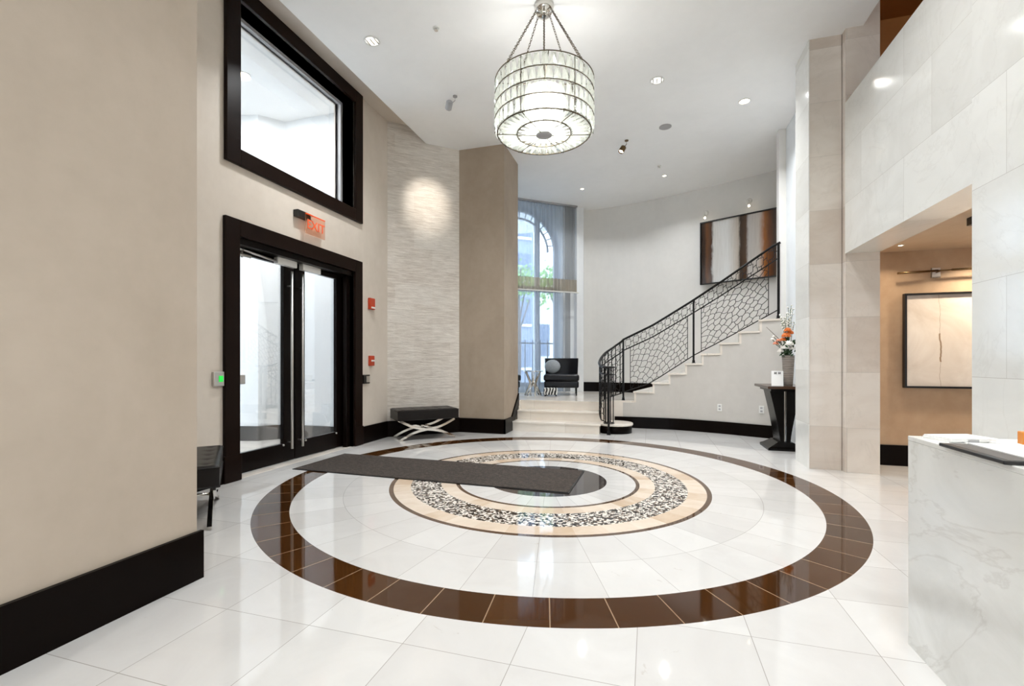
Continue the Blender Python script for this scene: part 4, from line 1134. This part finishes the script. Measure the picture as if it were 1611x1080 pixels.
# ------------------------------------------------------------------ wall devices
ex = thing('exit_sign', 'edge lit orange EXIT sign over the entrance doors', 'exit sign', (-4.0, 4.46, 2.94))
MB().box(0, .07, -.01, .20, -.035, .045).build('housing', 'black_plastic', ex, .004)
p_ = MB().box(.075, .083, .10, .44, -.21, .03).build('acrylic_panel', 'exit_panel', ex)
MB().box(.072, .086, .10, .44, .022, .034).build('top_rail', 'exit_red', ex)
def text(body, size, mat, parent, mtx, ext=.001, name='lettering'):
    cu = bpy.data.curves.new(name, 'FONT'); cu.body = body; cu.size = size; cu.extrude = ext; cu.align_x = 'CENTER'; cu.align_y = 'CENTER'
    tmp = bpy.data.objects.new('tmp', cu); COL.objects.link(tmp)
    me = bpy.data.meshes.new_from_object(tmp.evaluated_get(bpy.context.evaluated_depsgraph_get())); bpy.data.objects.remove(tmp)
    me.materials.clear(); me.materials.append(M[mat])
    o = bpy.data.objects.new(name, me); COL.objects.link(o); o.parent = parent; o.matrix_local = mtx
    return o
RX = Matrix.Rotation(PI/2, 4, 'Z') @ Matrix.Rotation(PI/2, 4, 'X')
text('EXIT', .155, 'exit_red', p_, Matrix.Translation((.086, .275, -.095)) @ RX, .002)
ex2 = thing('exit_sign', 'orange exit sign with black housing hanging from the alcove ceiling', 'exit sign', (2.80, 5.0, 2.465))
MB().box(-.11, .2, -.05, .05, -.07, 0).build('housing', 'black_plastic', ex2, .004)
q_ = MB().box(-.03, .24, -.005, .005, -.26, -.07).build('acrylic_panel', 'exit_panel', ex2)
text('EXIT', .12, 'exit_red', q_, Matrix.Translation((.11, -.008, -.165)) @ Matrix.Rotation(PI/2, 4, 'X'), .002)
al = thing('fire_alarm', 'red fire alarm strobe high beside the entrance door frame', 'fire alarm', (-4.0, 6.01, 2.06))
MB().box(0, .045, -.065, .065, -.085, .085).build('housing', 'red_plastic', al, .008)
MB().box(.045, .06, -.045, .045, -.07, -.045).build('strobe_lens', 'white_plastic', al, .004)
al2 = thing('fire_pull_station', 'red fire alarm pull station below the alarm strobe', 'fire alarm', (-4.0, 6.01, 1.21))
MB().box(0, .04, -.055, .055, -.075, .075).build('housing', 'red_plastic', al2, .006)
MB().box(.04, .055, -.04, .04, -.012, .012).build('pull_handle', 'white_plastic', al2, .003)
cr = thing('door_release_button', 'black and silver door button beside the far edge of the door frame', 'switch', (-4.0, 5.86, .94))
MB().box(0, .045, -.075, .075, -.065, .065).build('housing', 'black_plastic', cr, .004)
MB().box(.045, .05, -.02, .062, -.045, .045).build('button_plate', 'steel', cr)
kp = thing('keypad', 'small wall keypad with green light near the hidden bench', 'keypad', (-4.0, 3.455, 1.03))
MB().box(0, .03, -.055, .055, -.07, .07).build('housing', 'steel', kp, .004)
MB().box(.03, .034, -.005, .04, -.028, .03).build('green_display', 'green_led', kp)

# ------------------------------------------------------------------ world, lights, camera
w = bpy.data.worlds.new('World'); sc.world = w; w.use_nodes = True
nt = w.node_tree; bg = nt.nodes['Background']
sky = nt.nodes.new('ShaderNodeTexSky'); sky.sky_type = 'HOSEK_WILKIE'; sky.turbidity = 6; sky.sun_direction = Vector((.3, -.6, .74)).normalized()
mixn = nt.nodes.new('ShaderNodeMix'); mixn.data_type = 'RGBA'; mixn.inputs[0].default_value = .7
nt.links.new(sky.outputs[0], mixn.inputs[6]); mixn.inputs[7].default_value = (.86, .93, 1.0, 1)
nt.links.new(mixn.outputs[2], bg.inputs[0]); bg.inputs[1].default_value = 6.2
def portal(loc_, rot, sx, sy):
    ld = bpy.data.lights.new('daylight_portal', 'AREA'); ld.shape = 'RECTANGLE'; ld.size = sx; ld.size_y = sy; ld.cycles.is_portal = True
    lo = bpy.data.objects.new('daylight_portal', ld); COL.objects.link(lo); lo.location = loc_; lo.rotation_euler = rot
pc_ = WM @ Vector((Wc, -.24, 2.7)); ai = math.atan2(Nd.y, Nd.x)
portal(pc_, (PI/2, 0, ai+PI/2), 1.95, 4.1)
portal((-6.42, 4.63, 2.3), (PI/2, 0, PI/2), 1.7, 4.6)
portal((-.2, -4.65, 2.1), (PI/2, 0, PI), 3.0, 2.4)
ld = bpy.data.lights.new('chandelier_lamp', 'POINT'); ld.energy = 34; ld.shadow_soft_size = .12; ld.color = (1, .99, .96)
lo = bpy.data.objects.new('chandelier_lamp', ld); COL.objects.link(lo); lo.parent = ch; lo.location = (0, 0, .2)

A_ = math.atan((1021-805.5)/725)
cd = bpy.data.cameras.new('camera'); cam = bpy.data.objects.new('camera', cd); COL.objects.link(cam)
cam.location = (0, 0, 1.2); cam.rotation_euler = (PI/2, 0, A_)
cd.sensor_width = 36; cd.lens = 725/1611*36; cd.shift_y = 29/1611; cd.clip_start = .05
sc.camera = cam
vs = sc.view_settings; vs.view_transform = 'Standard'; vs.look = 'None'; vs.exposure = .27; vs.gamma = 1; vs.use_curve_mapping = False
cy_ = sc.cycles
cy_.max_bounces = 10; cy_.diffuse_bounces = 6; cy_.glossy_bounces = 5; cy_.transparent_max_bounces = 24; cy_.transmission_bounces = 8
cy_.sample_clamp_indirect = 6; cy_.use_denoising = True; cy_.caustics_reflective = False; cy_.caustics_refractive = False
